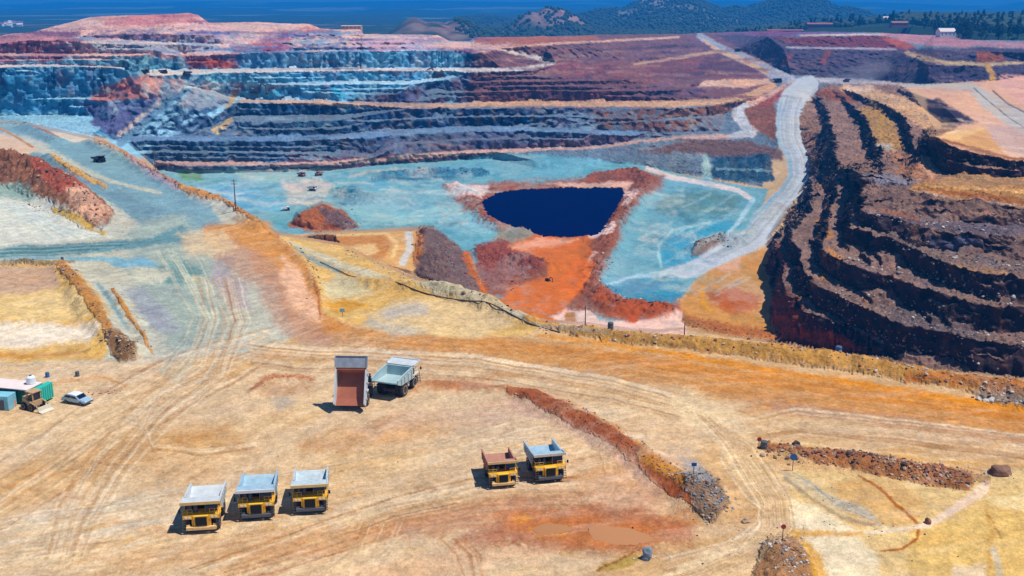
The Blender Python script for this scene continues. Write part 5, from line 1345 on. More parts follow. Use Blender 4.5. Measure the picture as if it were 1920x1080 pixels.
def haul_truck(bedm, bodym, lip, high=0.0, tilt=0.0, boxy=False, sidem=None, canm=None, name='dump_truck'):
    """front points to -Y; bed pivots over the rear axle"""
    T = thing(name)
    f = MB()
    for s in (-1, 1): f.box(s * .95 - .22, s * .95 + .22, -4.2, 3.3, 1.05, 1.75, .04)
    for y in (-3.0, -1.0, 1.0, 3.0): f.box(-.75, .75, y - .15, y + .15, 1.15, 1.6)
    f.tube((-1.9, -2.95, 1.3), (1.9, -2.95, 1.3), .26); f.tube((-2.2, 1.7, 1.3), (2.2, 1.7, 1.3), .42)
    f.box(-.65, .65, -2.2, .2, 1.7, 2.5, .08)
    f.build('chassis', M['frame'], T)
    MB().box(-2.35, -1.2, -1.0, .6, 1.2, 2.2, .18).build('fuel_tank', bodym, T)
    b = MB(); b.box(-2.3, 2.3, -4.95, -4.5, .75, 1.3, .06); b.box(-1.2, 1.2, -5.02, -4.95, .82, 1.2, .03)
    for s in (-1, 1): b.box(s * 2.0 - .28, s * 2.0 + .28, -4.55, -4.0, .9, 1.5, .05)
    b.build('bumper', lip, T)
    h = MB(); h.prism([(-4.75, 1.35), (-4.7, 2.95), (-4.35, 3.12), (-2.3, 3.12), (-2.3, 1.6), (-4.2, 1.35)], -1.12, 1.12)
    h.build('hood', bodym, T)
    g = MB(); g.box(-.86, .86, -4.86, -4.74, 1.45, 2.85)
    for k in range(9): g.box(-.84, .84, -4.89, -4.86, 1.5 + k * .15, 1.57 + k * .15)
    for x in (-.42, 0, .42): g.box(x - .03, x + .03, -4.905, -4.89, 1.46, 2.84)
    g.build('grille', M['black'], T)
    for s in (-1, 1):
        d = MB(); d.box(min(s * 2.85, s * 1.12), max(s * 2.85, s * 1.12), -4.3, -1.7, 2.92, 3.06, .03)
        d.prism([(-4.55, 2.45), (-4.5, 3.05), (-4.25, 3.09), (-3.6, 3.09), (-3.6, 2.75), (-4.2, 2.4)], s * 1.14, s * 2.75)
        d.box(s * 1.3 - .14, s * 1.3 + .14, -4.5, -4.0, 1.3, 2.5, .04)
        d.prism([(-4.25, 2.55), (-3.9, 2.9), (-2.2, 2.9), (-1.75, 2.5), (-1.9, 2.45), (-2.3, 2.78), (-3.8, 2.78), (-4.1, 2.5)], s * 1.7, s * 2.84)
        d.build('deck', bodym, T)
    MB().box(-2.6, 2.6, -1.99, -1.90, 2.3, 4.78).build('shade_panel', M['black'], T)  # dark sheet added to stand in for the shade under the canopy
    for s in (-1, 1):
        l_ = MB(); l_.box(s * 1.95 - .5, s * 1.95 - .1, -4.60, -4.53, 2.58, 2.88, .03); l_.box(s * 1.95 + .05, s * 1.95 + .45, -4.60, -4.53, 2.58, 2.88, .03)
        l_.build('headlight', M['lamp'], T)
        st = MB()
        for y0, y1 in ((-.27, .27),):
            for x in (s * 2.55 + y0, s * 2.55 + y1): st.tube((x, -5.0, .7), (x, -4.35, 3.0), .035, seg=6)
        for k in range(6): st.box(s * 2.55 - .27, s * 2.55 + .27, -4.98 + k * .12, -4.80 + k * .12, .85 + k * .4, .90 + k * .4)
        st.build('ladder', M['frame'], T)
        r_ = MB()
        for x in (1.3, 2.05, 2.8): r_.tube((s * x, -4.25, 3.06), (s * x, -4.25, 3.95), .03, seg=6)
        for z in (3.5, 3.95): r_.tube((s * 1.3, -4.25, z), (s * 2.8, -4.25, z), .03, seg=6)
        r_.tube((s * 2.8, -4.25, 3.95), (s * 2.8, -2.2, 3.95), .03, seg=6); r_.tube((s * 2.8, -2.2, 3.06), (s * 2.8, -2.2, 3.95), .03, seg=6)
        r_.build('handrail', bodym, T)
        mi = MB(); mi.tube((s * 2.8, -4.25, 3.6), (s * 3.15, -4.3, 3.7), .03, seg=6); mi.box(s * 3.2 - .16, s * 3.2 + .16, -4.36, -4.28, 3.45, 4.05, .02)
        mi.build('mirror', M['black'], T)
    c_ = MB(); c_.prism([(-3.75, 3.06), (-3.62, 4.0), (-3.45, 4.66), (-2.0, 4.66), (-1.95, 3.06)], .55, 2.45); c_.box(.48, 2.52, -3.7, -1.9, 4.66, 4.76, .03)
    co = c_.build('cab', bodym, T)
    w_ = MB(); w_.prism([(-3.735, 3.2), (-3.64, 3.98), (-3.48, 4.62), (-3.45, 4.62), (-3.6, 3.98), (-3.7, 3.2)], .58, 2.42)
    w_.build('windscreen', M['glass'], co, (0, -.015, 0))
    for x in (2.452, .53): MB().box(x, x + .018, -3.35, -2.15, 3.6, 4.52).build('side_window', M['glass'], co)
    for x in (-1.75, -.9): MB().lathe([(3.06, .34), (3.9, .34), (4.05, .2), (4.2, .2)], 'z', 16, (x, -3.3, 0)).build('air_cleaner', M['grey_dk'], T)
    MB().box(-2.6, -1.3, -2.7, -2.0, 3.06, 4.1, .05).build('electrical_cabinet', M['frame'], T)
    for s in (-1, 1):
        wheel(T, s * 2.15, -2.95, 1.32, .86, M['tyre'], M['rim'], s)
        wheel(T, s * 1.45, 1.7, 1.32, .78, M['tyre'], M['rim'], s); wheel(T, s * 2.33, 1.7, 1.32, .78, M['tyre'], M['rim'], s)
    # bed, in the frame of its pivot
    py, pz = 3.0, 1.85
    o = lambda pts: [(y - py, z - pz) for y, z in pts]
    hw = 2.62
    if boxy:
        fl = [(-1.55, 2.75), (-1.55, 2.45), (3.4, 2.70), (4.7, 3.05), (4.7, 3.3), (3.3, 2.98)]
        top0, top1, tail = 4.72 + high, 4.35 + high, 4.7
    else:
        fl = [(-1.55, 2.85), (-1.55, 2.5), (3.3, 2.72), (5.0, 3.35), (5.0, 3.6), (3.2, 3.0)]
        top0, top1, tail = 4.72 + high, 3.95 + high, 5.0
    m = MB(); m.prism(o(fl), -hw, hw)
    m.prism(o([(-1.75, 2.5), (-1.88, top0), (-1.55, top0), (-1.35, 2.5)]), -hw - .1, hw + .1)
    body = m.build('dump_body', bedm, T, (0, py, pz))
    side = [(-1.55, 2.5), (-1.55, top0), (tail * .5, top0 + (top1 - top0) * .45), (tail, top1), (tail, fl[3][1]), (3.4, fl[2][1] - .02)]
    for s in (-1, 1):
        m = MB(); m.prism(o(side), s * hw, s * (hw + .16))
        for y in (-1.0, .5, 2.0, 3.4): m.prism(o([(y - .13, 2.62 + .06 * y), (y - .13, top0 - .32 - .09 * (y + 1)), (y + .13, top0 - .34 - .09 * (y + 1)), (y + .13, 2.62 + .06 * y)]), s * (hw + .15), s * (hw + .3))
        m.prism(o([side[1], (-1.55, top0 + .16), (side[2][0], side[2][1] + .16), (tail, top1 + .16), (tail, top1), side[2]]), s * (hw - .05), s * (hw + .24))
        m.build('bed_side', sidem or bedm, body)
    k = MB(); zc = top0 + .02
    yf = -4.55 if not boxy else -3.9
    k.prism(o([(-1.9, zc), (-1.9, zc + .16), (yf, zc + .42), (yf, zc + .26)]), -hw - .34, hw + .34)
    for s in (-1, 1): k.prism(o([(-1.9, zc + .16), (-1.9, zc + .34), (yf, zc + .58), (yf, zc + .42)]), s * (hw + .14), s * (hw + .34))
    ca_ = k.build('canopy', canm or bedm, body)
    k2 = MB(); k2.box(-hw - .38, hw + .38, yf - py - .14, yf - py - .003, zc + .12 - pz, zc + .62 - pz, .03)
    k2.build('canopy_lip', lip, body)
    ribs = MB()
    for y in (-1.0, .6, 2.2): ribs.box(-hw - .05, hw + .05, y - .12 - py, y + .12 - py, 2.40 + .05 * y - pz, 2.53 + .05 * y - pz)
    ribs.build('floor_beam', M['frame'], body)
    if tilt:
        body.rotation_euler = (-tilt, 0, 0)
        ho_ = MB()
        for s in (-1, 1):
            ho_.tube((s * .62, -.4, 1.7), (s * .62, .6, 4.2), .16, seg=12); ho_.tube((s * .62, .6, 4.2), (s * .62, 1.0, 5.2), .11, seg=12)
        ho_.build('hoist_cylinder', M['grey_dk'], T)
    return T, body


def place(o, u, v, heading, s, z=None):
    """heading: where the front points, degrees clockwise from towards the camera seen from above"""
    p = on(u, v); o.location = (p.x, p.y, z if z is not None else p.z - .06); o.rotation_euler = (0, 0, heading); o.scale = (s, s, s)
    return o


def rad(d): return math.radians(d)


G1 = 'yellow dump trucks parked on the yard'; G2 = 'dump trucks seen from behind'
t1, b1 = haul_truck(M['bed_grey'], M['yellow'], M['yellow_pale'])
tag(t1, 'leftmost yellow dump truck of the row of three, with a pale grey empty bed', 'dump truck', G1)
place(t1, 386, 974, rad(8), .76)


def again(src, label, u, v, h, s, beds=None, group=G1, lip=None):
    c_ = copy_tree(src)
    tag(c_, label, 'dump truck', group)
    for ch in c_.children_recursive:
        nm = ch.name.split('.')[0]
        if beds and nm in ('dump_body', 'canopy', 'bed_side'): ch.data = ch.data.copy(); ch.data.materials[0] = beds
        if lip and nm == 'canopy_lip': ch.data = ch.data.copy(); ch.data.materials[0] = lip
        if nm == 'bumper': ch.data = ch.data.copy(); ch.data.materials[0] = M['grey_dk']
    return place(c_, u, v, h, s)


M['bed_streak'] = plain('streaked_steel', (.46, .55, .58), .5, .1, .25, 1.1, dirt=(.70, .68, .62))
t2 = again(t1, 'middle yellow dump truck of the three, with white canopy lip and bluish bed', 487, 952, rad(8), .76, M['bed_blue'], lip=M['white'])
t3 = again(t1, 'rightmost yellow dump truck of the row of three, with a streaked grey bed', 584, 940, rad(8), .74, M['bed_streak'])
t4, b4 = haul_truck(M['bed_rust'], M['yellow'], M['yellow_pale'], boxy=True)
tag(t4, 'smaller yellow dump truck with a rusty brown box bed, beside a blue bedded one', 'dump truck', G1)
place(t4, 937, 897, rad(11), .66)
t5 = again(t4, 'smaller yellow dump truck with a light blue box bed, beside a rusty bedded one', 1020, 885, rad(13), .72, M['bed_blue'], lip=M['cream'])
M['lip_grey'] = plain('dull_grey_steel', (.26, .29, .34), .55, .1, .2, 1)
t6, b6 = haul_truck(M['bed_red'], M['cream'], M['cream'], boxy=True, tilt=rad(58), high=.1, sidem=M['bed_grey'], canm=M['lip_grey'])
tag(t6, 'dump truck seen from behind with its rust red bed tipped steeply up', 'dump truck', G2)
place(t6, 666, 752, rad(178), .85)
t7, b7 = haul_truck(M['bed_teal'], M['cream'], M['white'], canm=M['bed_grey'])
tag(t7, 'dump truck seen from behind with a lowered pale teal bed, beside the tipped one', 'dump truck', G2)
place(t7, 744, 733, rad(160), .83)
# ------------------------------------------------------------------ vehicles far off
MAIN = ('chassis', 'hood', 'grille', 'cab', 'windscreen', 'deck', 'dump_body', 'bed_side', 'canopy', 'wheel', 'rim', 'bumper', 'shade_panel')


def copy_main(o, mats, parent=None):
    c_ = o.copy(); C.objects.link(c_); c_.parent = parent
    nm = o.name.split('.')[0]
    if o.type == 'MESH' and nm in mats: c_.data = o.data.copy(); c_.data.materials[0] = mats[nm]
    for ch in list(o.children):
        if ch.name.split('.')[0] in MAIN: copy_main(ch, mats, c_)
    return c_


def far_truck(u, v, h, s, label, bed, body, src=None, group='dump trucks at work in the pit'):
    mats = {'dump_body': bed, 'bed_side': bed, 'canopy': bed, 'hood': body, 'cab': body, 'deck': body, 'bumper': body}
    c_ = copy_main(src or t4, mats); tag(c_, label, 'dump truck', group)
    p = on(u, v); c_.location = (p.x, p.y, p.z - .1); c_.rotation_euler = (0, 0, rad(h)); c_.scale = (s, s, s)
    return c_


far_truck(185, 304, 70, .52, 'black dump truck driving on the blue grey road at the left', M['grey_dk'], M['black'], t1)
far_truck(565, 331, 60, .62, 'rust brown dump truck at the foot of the far wall, left of another', M['bed_rust'], M['bed_rust'])
far_truck(598, 329, -40, .62, 'rust brown dump truck at the foot of the far wall, right of another', M['bed_rust'], M['bed_rust'])
far_truck(1383, 97, 20, .9, 'tiny black dump truck high on the grey road to the dark dump', M['grey_dk'], M['black'])
far_truck(1457, 155, 40, 1.0, 'black dump truck where the tan bench road meets the haul road', M['grey_dk'], M['black'])
far_truck(1587, 154, -80, .8, 'small dark dump truck in the dust right of the road junction', M['grey_dk'], M['frame'])
far_truck(272, 139, 80, .75, 'leftmost of three small dark dump trucks on the pale upper bench', M['grey_dk'], M['black'], group='dump trucks on the pale upper bench')
far_truck(306, 138, 80, .7, 'middle one of three small dark dump trucks on the pale upper bench', M['grey_dk'], M['black'], group='dump trucks on the pale upper bench')
far_truck(351, 143, -85, .75, 'rightmost of three small dark dump trucks on the pale upper bench', M['grey_dk'], M['black'], group='dump trucks on the pale upper bench')
far_truck(586, 358, 75, .65, 'pale dump truck on the pinkish patch of the pit floor', M['bed_grey'], M['white'])
far_truck(535, 395, 110, .5, 'white and black dump truck beside the brown heap on the pit floor', M['white'], M['black'])


def excavator(body, label, u, v, h, s, group='excavators digging in the pit', dig=0.0):
    T = thing('excavator')
    for sgn in (-1, 1):
        m = MB(); m.prism([(-2.6, .5), (-2.2, .05), (2.2, .05), (2.6, .5), (2.5, .95), (2.1, 1.15), (-2.1, 1.15), (-2.5, .95)], sgn * 1.1, sgn * 1.75)
        for k in range(10): m.box(sgn * 1.42 - .36, sgn * 1.42 + .36, -2.2 + k * .48, -2.0 + k * .48, 1.13, 1.2)
        m.build('track', M['tyre'], T)
    m = MB(); m.lathe([(.8, .9), (1.35, .9)], 'z', 20); m.box(-1.0, 1.0, -1.4, 1.4, .5, .95); m.build('undercarriage', M['frame'], T)
    m = MB(); m.box(-1.6, 1.6, -1.4, 2.7, 1.35, 2.3, .1); m.box(-1.55, 1.55, 1.9, 2.95, 1.4, 2.75, .15); m.box(.2, 1.5, -.2, 1.9, 2.3, 2.75, .08); m.build('house', body, T)
    c_ = MB(); c_.prism([(-1.75, 1.5), (-1.85, 2.4), (-1.35, 3.35), (.1, 3.35), (.1, 1.5)], -1.55, -.5); co = c_.build('cab', body, T)
    w_ = MB(); w_.prism([(-1.88, 2.0), (-1.86, 2.42), (-1.4, 3.28), (-1.37, 3.28), (-1.82, 2.42), (-1.84, 2.0)], -1.48, -.57); w_.build('windscreen', M['glass'], co)
    b_ = MB(); b_.prism([(-.9, 1.7), (-1.1, 2.2), (-3.1, 5.0), (-3.7, 5.15), (-6.0, 3.9), (-5.9, 3.55), (-3.6, 4.55), (-1.5, 1.7)], -.05, .5); b_.build('boom', body, T)
    a_ = MB(); a_.prism([(-5.6, 4.3), (-6.2, 4.1), (-6.9 + dig, 1.2), (-6.6 + dig, 1.1), (-5.7, 3.4)], .02, .43); a_.build('arm', body, T)
    k_ = MB(); k_.prism([(-6.9 + dig, 1.4), (-7.3 + dig, .6), (-6.9 + dig, -.1), (-6.0 + dig, -.15), (-5.7 + dig, .3), (-6.3 + dig, .25), (-6.6 + dig, 1.15)], -.4, .85); k_.build('bucket', M['frame'], T)
    h_ = MB()
    for x in (-.1, .55): h_.tube((x, -1.3, 1.6), (x, -3.0, 4.2), .1, seg=8)
    h_.tube((.22, -3.5, 5.2), (.22, -5.6, 4.5), .1, seg=8); h_.build('hydraulic_ram', M['grey_dk'], T)
    tag(T, label, 'excavator', group); p = on(u, v); T.location = (p.x, p.y, p.z - .05); T.rotation_euler = (0, 0, rad(h)); T.scale = (s, s, s)
    return T


excavator(M['grey_dk'], 'big dark excavator on the teal bench above the tan road', 481, 179, 60, 1.75)
excavator(M['frame'], 'dark excavator with raised boom by the white bench road on the far wall', 822, 143, -70, 1.7)
excavator(M['black'], 'tiny black excavator out on the orange silt below the pond', 1027, 527, 50, .42, dig=.6)
excavator(M['grey_dk'], 'dark green grey excavator on the dump bench at the upper right', 1711, 116, 80, 1.3)

# ------------------------------------------------------------------ left edge of the yard
M['green'] = plain('shaded_green_paint', (.010, .17, .125), .5, 0, .2, 1.2)  # shed wall: its shade is put into this darker green
M['roof_pink'] = plain('sun_bleached_roofing', (.74, .62, .58), .7, 0, .1, 1)
M['cyan'] = plain('pale_blue_paint', (.22, .52, .62), .5, 0, .12, 1.2)
M['red'] = plain('red_paint', (.50, .06, .04), .5, 0, .15, 2)
M['pink'] = plain('faded_red_paint', (.62, .26, .22), .6, 0, .15, 2)
M['tan'] = plain('dusty_tan_paint', (.46, .30, .15), .7, 0, .2, 2)
M['blue'] = plain('blue_paint', (.02, .13, .38), .45, 0, .12, 2)
M['car_blue'] = plain('pale_blue_car_paint', (.36, .52, .66), .25, .15, .06, 1)

T = thing('shed')
m = MB(); m.box(-13.5, 0, -1.7, 1.7, .2, 2.35)
for k in range(24): m.box(-13.3 + k * .56, -13.1 + k * .56, -1.78, -1.70, .3, 2.3)
m.build('wall', M['green'], T)
m = MB(); m.box(-13.6, -1.0, -1.85, 1.85, 2.35, 2.5, .03); m.build('roof', M['roof_pink'], T)
m = MB()
for x in (-12, -8, -4, -.5): m.box(x - .15, x + .15, -1.6, 1.6, 0, .2)
m.build('skid', M['frame'], T)
m = MB(); m.box(.003, .9, -1.75, 1.75, .3, 2.75, .04)
for k in range(7): m.box(.9, .97, -1.6 + k * .5, -1.4 + k * .5, .4, 2.65)
M['teal'] = plain('sunlit_green_paint', (.03, .46, .36), .45, 0, .15, 1.5); m.build('end_bay', M['teal'], T)  # same green made brighter, sunlight put into the colour of the end
tag(T, 'long green shed with bleached roof, shaded front and sunlit end at the left edge', 'shed')
p = on(78, 752); T.location = (p.x, p.y, p.z); T.rotation_euler = (0, 0, rad(-14))
T2 = thing('water_tank')
m = MB(); m.lathe([(0, .62), (.08, .7), (1.05, .7), (1.25, .45), (1.3, .2)], 'z', 24); m.build('tank', M['white'], T2)
m = MB(); m.lathe([(1.3, .22), (1.4, .22)], 'z', 14); m.build('lid', M['grey_dk'], T2)
tag(T2, 'white water tank standing on the roof of the green shed', 'water tank')
R = Matrix.Rotation(rad(-14), 4, 'Z'); q = R @ Vector((-2.3, .9, 2.5)) + Vector((p.x, p.y, p.z)); T2.location = q
T = thing('container')
m = MB(); m.box(-4, 0, -1.1, 1.1, .1, 2.3, .03)
for k in range(16): m.box(-3.9 + k * .25, -3.8 + k * .25, -1.14, -1.10, .25, 2.2)
m.build('shell', M['cyan'], T)
MB().box(-2.6, -.7, -1.155, -1.145, .15, 1.7).build('door', M['grey_dk'], T)
tag(T, 'pale blue container cabin with a dark doorway at the left edge of the yard', 'container'); p = on(19, 770); T.location = (p.x, p.y + 1, p.z - .03); T.rotation_euler = (0, 0, rad(-6))
T = thing('drum'); MB().lathe([(0, .42), (.05, .46), (.5, .46), (.53, .49), (.57, .46), (1.05, .46), (1.1, .42)], 'z', 20).build('barrel', M['pink'], T); MB().lathe([(1.1, .40), (1.13, .40)], 'z', 20).build('lid', M['cream'], T)
tag(T, 'faded red drum between the pale blue container and the tan loader', 'drum'); p = on(24, 762); T.location = p
T = thing('loader')
m = MB(); m.box(-.75, .75, -.6, 1.5, .55, 1.35, .08); m.box(-.6, .6, .7, 1.6, 1.3, 1.7, .08); m.build('body', M['tan'], T)
c_ = MB()
for x in (-.6, .6):
    for y in (-.5, .6): c_.box(x - .06, x + .06, y - .06, y + .06, 1.3, 2.45)
c_.box(-.75, .75, -.7, .75, 2.45, 2.57, .03); co = c_.build('cab', M['tan'], T)
MB().box(-.53, .53, -.52, -.5, 1.45, 2.4).build('windscreen', M['glass'], co)
for sgn in (-1, 1):
    m = MB(); m.tube((sgn * .85, .8, 1.5), (sgn * .85, -1.3, .9), .09, seg=8); m.tube((sgn * .85, -1.3, .9), (sgn * .85, -1.75, .35), .08, seg=8); m.build('lift_arm', M['tan'], T)
    for y in (-.35, 1.1): wheel(T, sgn * .85, y, .48, .34, M['tyre'], M['rim'], sgn)
m = MB(); m.prism([(-1.7, .75), (-1.75, .15), (-2.5, .03), (-2.5, .10), (-1.9, .22), (-1.82, .75)], -1.0, 1.0); m.build('bucket', M['cream'], T)
tag(T, 'small dusty tan loader with its bucket down beside the green shed', 'loader'); p = on(66, 766); T.location = (p.x, p.y, p.z); T.rotation_euler = (0, 0, rad(62)); T.scale = (1.15, 1.15, 1.15)

# car
T = thing('car')
prof = [(-2.15, .38), (-2.2, .62), (-2.1, .80), (-1.2, .93), (-.55, 1.40), (.15, 1.50), (1.15, 1.46), (1.85, 1.02), (2.15, .92), (2.2, .55), (2.12, .36)]
m = MB(); m.prism(prof, -.86, .86)
bmesh.ops.bevel(m.bm, geom=[e for e in m.bm.edges if abs(abs(e.verts[0].co.x) - .86) < .01 and abs(abs(e.verts[1].co.x) - .86) < .01 and e.verts[0].co.x * e.verts[1].co.x > 0], offset=.09, segments=3, affect='EDGES')
m.build('body', M['car_blue'], T)
m = MB(); m.prism([(-.5, 1.44), (.15, 1.54), (1.12, 1.50), (1.1, 1.46), (.15, 1.50), (-.5, 1.40)], -.72, .72); m.build('roof', M['white'], T)
m = MB(); m.prism([(-1.14, .99), (-.60, 1.385), (-.62, 1.41), (-1.18, 1.0)], -.70, .70); m.build('windscreen', M['glass'], T)
m = MB(); m.prism([(1.22, 1.44), (1.78, 1.09), (1.80, 1.12), (1.24, 1.47)], -.68, .68); m.build('rear_window', M['glass'], T)
for s in (-1, 1):
    m = MB(); m.prism([(-1.0, .97), (-.5, 1.36), (.28, 1.42), (.28, .98)], s * .862, s * .868); m.build('side_window', M['glass'], T)
    m = MB(); m.prism([(.36, .98), (.36, 1.42), (1.1, 1.39), (1.6, 1.03)], s * .862, s * .868); m.build('side_window', M['glass'], T)
    MB().box(s * .58 - .18, s * .58 + .18, -2.225, -2.17, .58, .74, .02).build('headlight', M['lamp'], T)
    MB().box(s * .62 - .16, s * .62 + .16, 2.165, 2.22, .62, .82, .02).build('tail_light', M['red'], T)
    for y in (-1.35, 1.35): wheel(T, s * .78, y, .32, .22, M['tyre'], M['bed_grey'], s)
m = MB(); m.box(-.84, .84, -2.26, -2.16, .36, .54, .03); m.build('bumper', M['grey_dk'], T)
m = MB(); m.box(-.84, .84, 2.16, 2.26, .36, .54, .03); m.build('bumper', M['grey_dk'], T)
tag(T, 'pale blue car with white roof parked right of the green shed', 'car'); p = on(145, 754); T.location = (p.x, p.y, p.z); T.rotation_euler = (0, 0, rad(68)); T.scale = (1.05,) * 3

# ------------------------------------------------------------------ posts, signs, drums
M['wood'] = plain('weathered_timber', (.16, .10, .07), .9, 0, .25, 2)


def post_sign(u, v, h, r, mat, label, cat='sign', rnd=True, name='road_sign', group=None):
    T = thing(name, on(u, v))
    MB().tube((0, 0, -.2), (0, 0, h), .05, seg=8).build('post', M['grey_dk'], T)
    b_ = MB()
    if rnd: b_.lathe([(-.03, r), (.03, r)], 'x', 24)
    else: b_.box(-.03, .03, -r, r, -r * .7, r * .7, .01)
    o = b_.build('sign_board', mat, T, (0, -.09, h - r * .6)); o.rotation_euler = (0, 0, rad(90))
    k_ = MB(); k_.lathe([(-.034, r * .8), (.034, r * .8)], 'x', 20); 
    return tag(T, label, cat, group)


post_sign(1485, 883, 2.3, .48, M['blue'], 'round blue sign on a tall post below the rubble row')
post_sign(1300, 892, 1.6, .34, M['blue'], 'small dark blue sign on a post by the grey rubble', rnd=False)
post_sign(1466, 1020, 1.9, .30, M['red'], 'red round sign on the stony mound at the bottom edge')
post_sign(1423, 838, 1.0, .32, M['red'], 'small dark red round sign at the tip of the rubble row')
post_sign(643, 594, 1.6, .5, M['cyan'], 'pale blue board on a post at the bend below the pit rim', rnd=False)


def drum(u, v, mat, label, s=1.0):
    T = thing('drum', on(u, v), 0, s)
    MB().lathe([(0, .38), (.04, .42), (.42, .42), (.45, .45), (.49, .42), (.98, .42), (1.02, .38)], 'z', 20).build('barrel', mat, T)
    MB().lathe([(1.02, .36), (1.05, .36)], 'z', 20).build('lid', M['grey_dk'], T)
    return tag(T, label, 'drum')


drum(1431, 846, M['grey_dk'], 'dark drum at the left tip of the rubble row', 1.1)
drum(1145, 626, M['grey_dk'], 'grey drum on the rim below the pink pool', 1.3)
drum(1571, 668, M['blue'], 'blue drum on the rim in front of the dark terraces', 1.3)
drum(89, 706, M['blue'], 'slim blue grey drum standing alone left of the car, above the shed', .8)
drum(145, 704, M['grey_dk'], 'small grey drum on the pale ground straight above the car', .8)
drum(118, 490, M['grey_dk'], 'little dark drum on the teal road beside the tan field', .8)


def mast(u, v, h, label, mat, arms=0, r=.13):
    T = thing('utility_pole', on(u, v))
    MB().tube((0, 0, -.5), (0, 0, h), r, r * .6, 10).build('pole', mat, T)
    for k in range(arms): MB().box(-.9, .9, -.06, .06, h - .5 - k * .9, h - .36 - k * .9).build('crossarm', M['wood'], T)
    if arms:
        m = MB()
        for s in (-1, 1): m.tube((s * .8, 0, .1), (0, 0, h * .35), .06, seg=6)
        m.tube((-.8, 0, .1), (.8, 0, .1), .05, seg=6)
        m.build('brace', M['wood'], T)
    return tag(T, label, 'utility pole', 'thin poles along the pit rim')


mast(443, 403, 9.2, 'tall dark pole with crossarms on the rim above the brown heap', M['wood'], 2, .2)
mast(293, 331, 7.5, 'thin brown pole on the rim beside the blue grey road', M['wood'], 1, .16)
mast(1097, 612, 4.2, 'thin grey pole on the rim in front of the pink pool', M['grey_dk'])
mast(1283, 636, 3.0, 'short thin post on the rim at the end of the pink pool', M['grey_dk'])

# pipes along the rim
M['pipe'] = plain('black_pipe', (.07, .055, .045), .6, 0, .3, 1)


def pipe(name, pts, r, mat, label):
    cu = bpy.data.curves.new(name, 'CURVE'); cu.dimensions = '3D'; cu.bevel_depth = r; cu.bevel_resolution = 2; cu.resolution_u = 6
    sp = cu.splines.new('NURBS'); sp.points.add(len(pts) - 1); sp.use_endpoint_u = True; sp.order_u = 3
    for k, (u, v) in enumerate(pts):
        p = on(u, v); sp.points[k].co = (p.x, p.y, p.z + r * .7, 1)
    dg = bpy.data.objects.new(name, cu); C.objects.link(dg)
    me = bpy.data.meshes.new_from_object(dg.evaluated_get(bpy.context.evaluated_depsgraph_get())); bpy.data.objects.remove(dg)
    me.materials.clear(); me.materials.append(mat)
    o = bpy.data.objects.new(name, me); C.objects.link(o)
    return tag(o, label, 'pipe')


pipe('pipeline', [(600, 492), (640, 511), (660, 521), (690, 529), (713, 534), (740, 541), (790, 552), (840, 563), (880, 573), (912, 580), (945, 593), (975, 605), (1004, 616), (1050, 625)], .13, M['pipe'], 'long dark pipeline laid along the rim above the pit')
M['hose'] = plain('rusty_hose', (.30, .15, .06), .8, 0, .25, 1)

# ------------------------------------------------------------------ boulders and rubble
def stone_mat(name, c, v=.25): return plain(name, c, .95, 0, v, 1.0, spec=.1)


M['st_brown'] = stone_mat('brown_stone', (.22, .12, .085)); M['st_tan'] = stone_mat('tan_stone', (.42, .30, .20)); M['st_grey'] = stone_mat('grey_stone', (.24, .23, .22))
M['st_pale'] = stone_mat('pale_stone', (.52, .47, .42)); M['st_red'] = stone_mat('red_stone', (.30, .10, .07)); M['st_dark'] = stone_mat('dark_stone', (.07, .055, .06)); M['st_blue'] = stone_mat('blue_grey_stone', (.20, .25, .30))


def boulder(u, v, r, mat, label, seed, name='boulder', group=None):
    p = on(u, v); m = MB(); m.blob((0, 0, 0), r, seed, 3, .45)
    for f in m.bm.faces: f.smooth = False
    zr = r[2] if hasattr(r, '__len__') else r
    return tag(m.build(name, mat, None, (p.x, p.y, p.z + zr * .55)), label, 'boulder', group)


boulder(1875, 888, (1.55, 1.0, .85), M['st_brown'], 'big flat topped brown boulder alone at the right edge', 4)
boulder(1212, 1048, (.62, .6, .85), M['st_blue'], 'rounded grey boulder beside the muddy puddle', 9)
boulder(1399, 978, (.5, .4, .35), M['st_tan'], 'low tan rock between grey rubble and loop road', 12)
boulder(1740, 980, (.42, .4, .45), M['st_brown'], 'small brown rock beside the white track', 15)
boulder(1493, 838, (.5, .4, .4), M['st_dark'], 'dark rock on the road edge above the blue sign', 17)


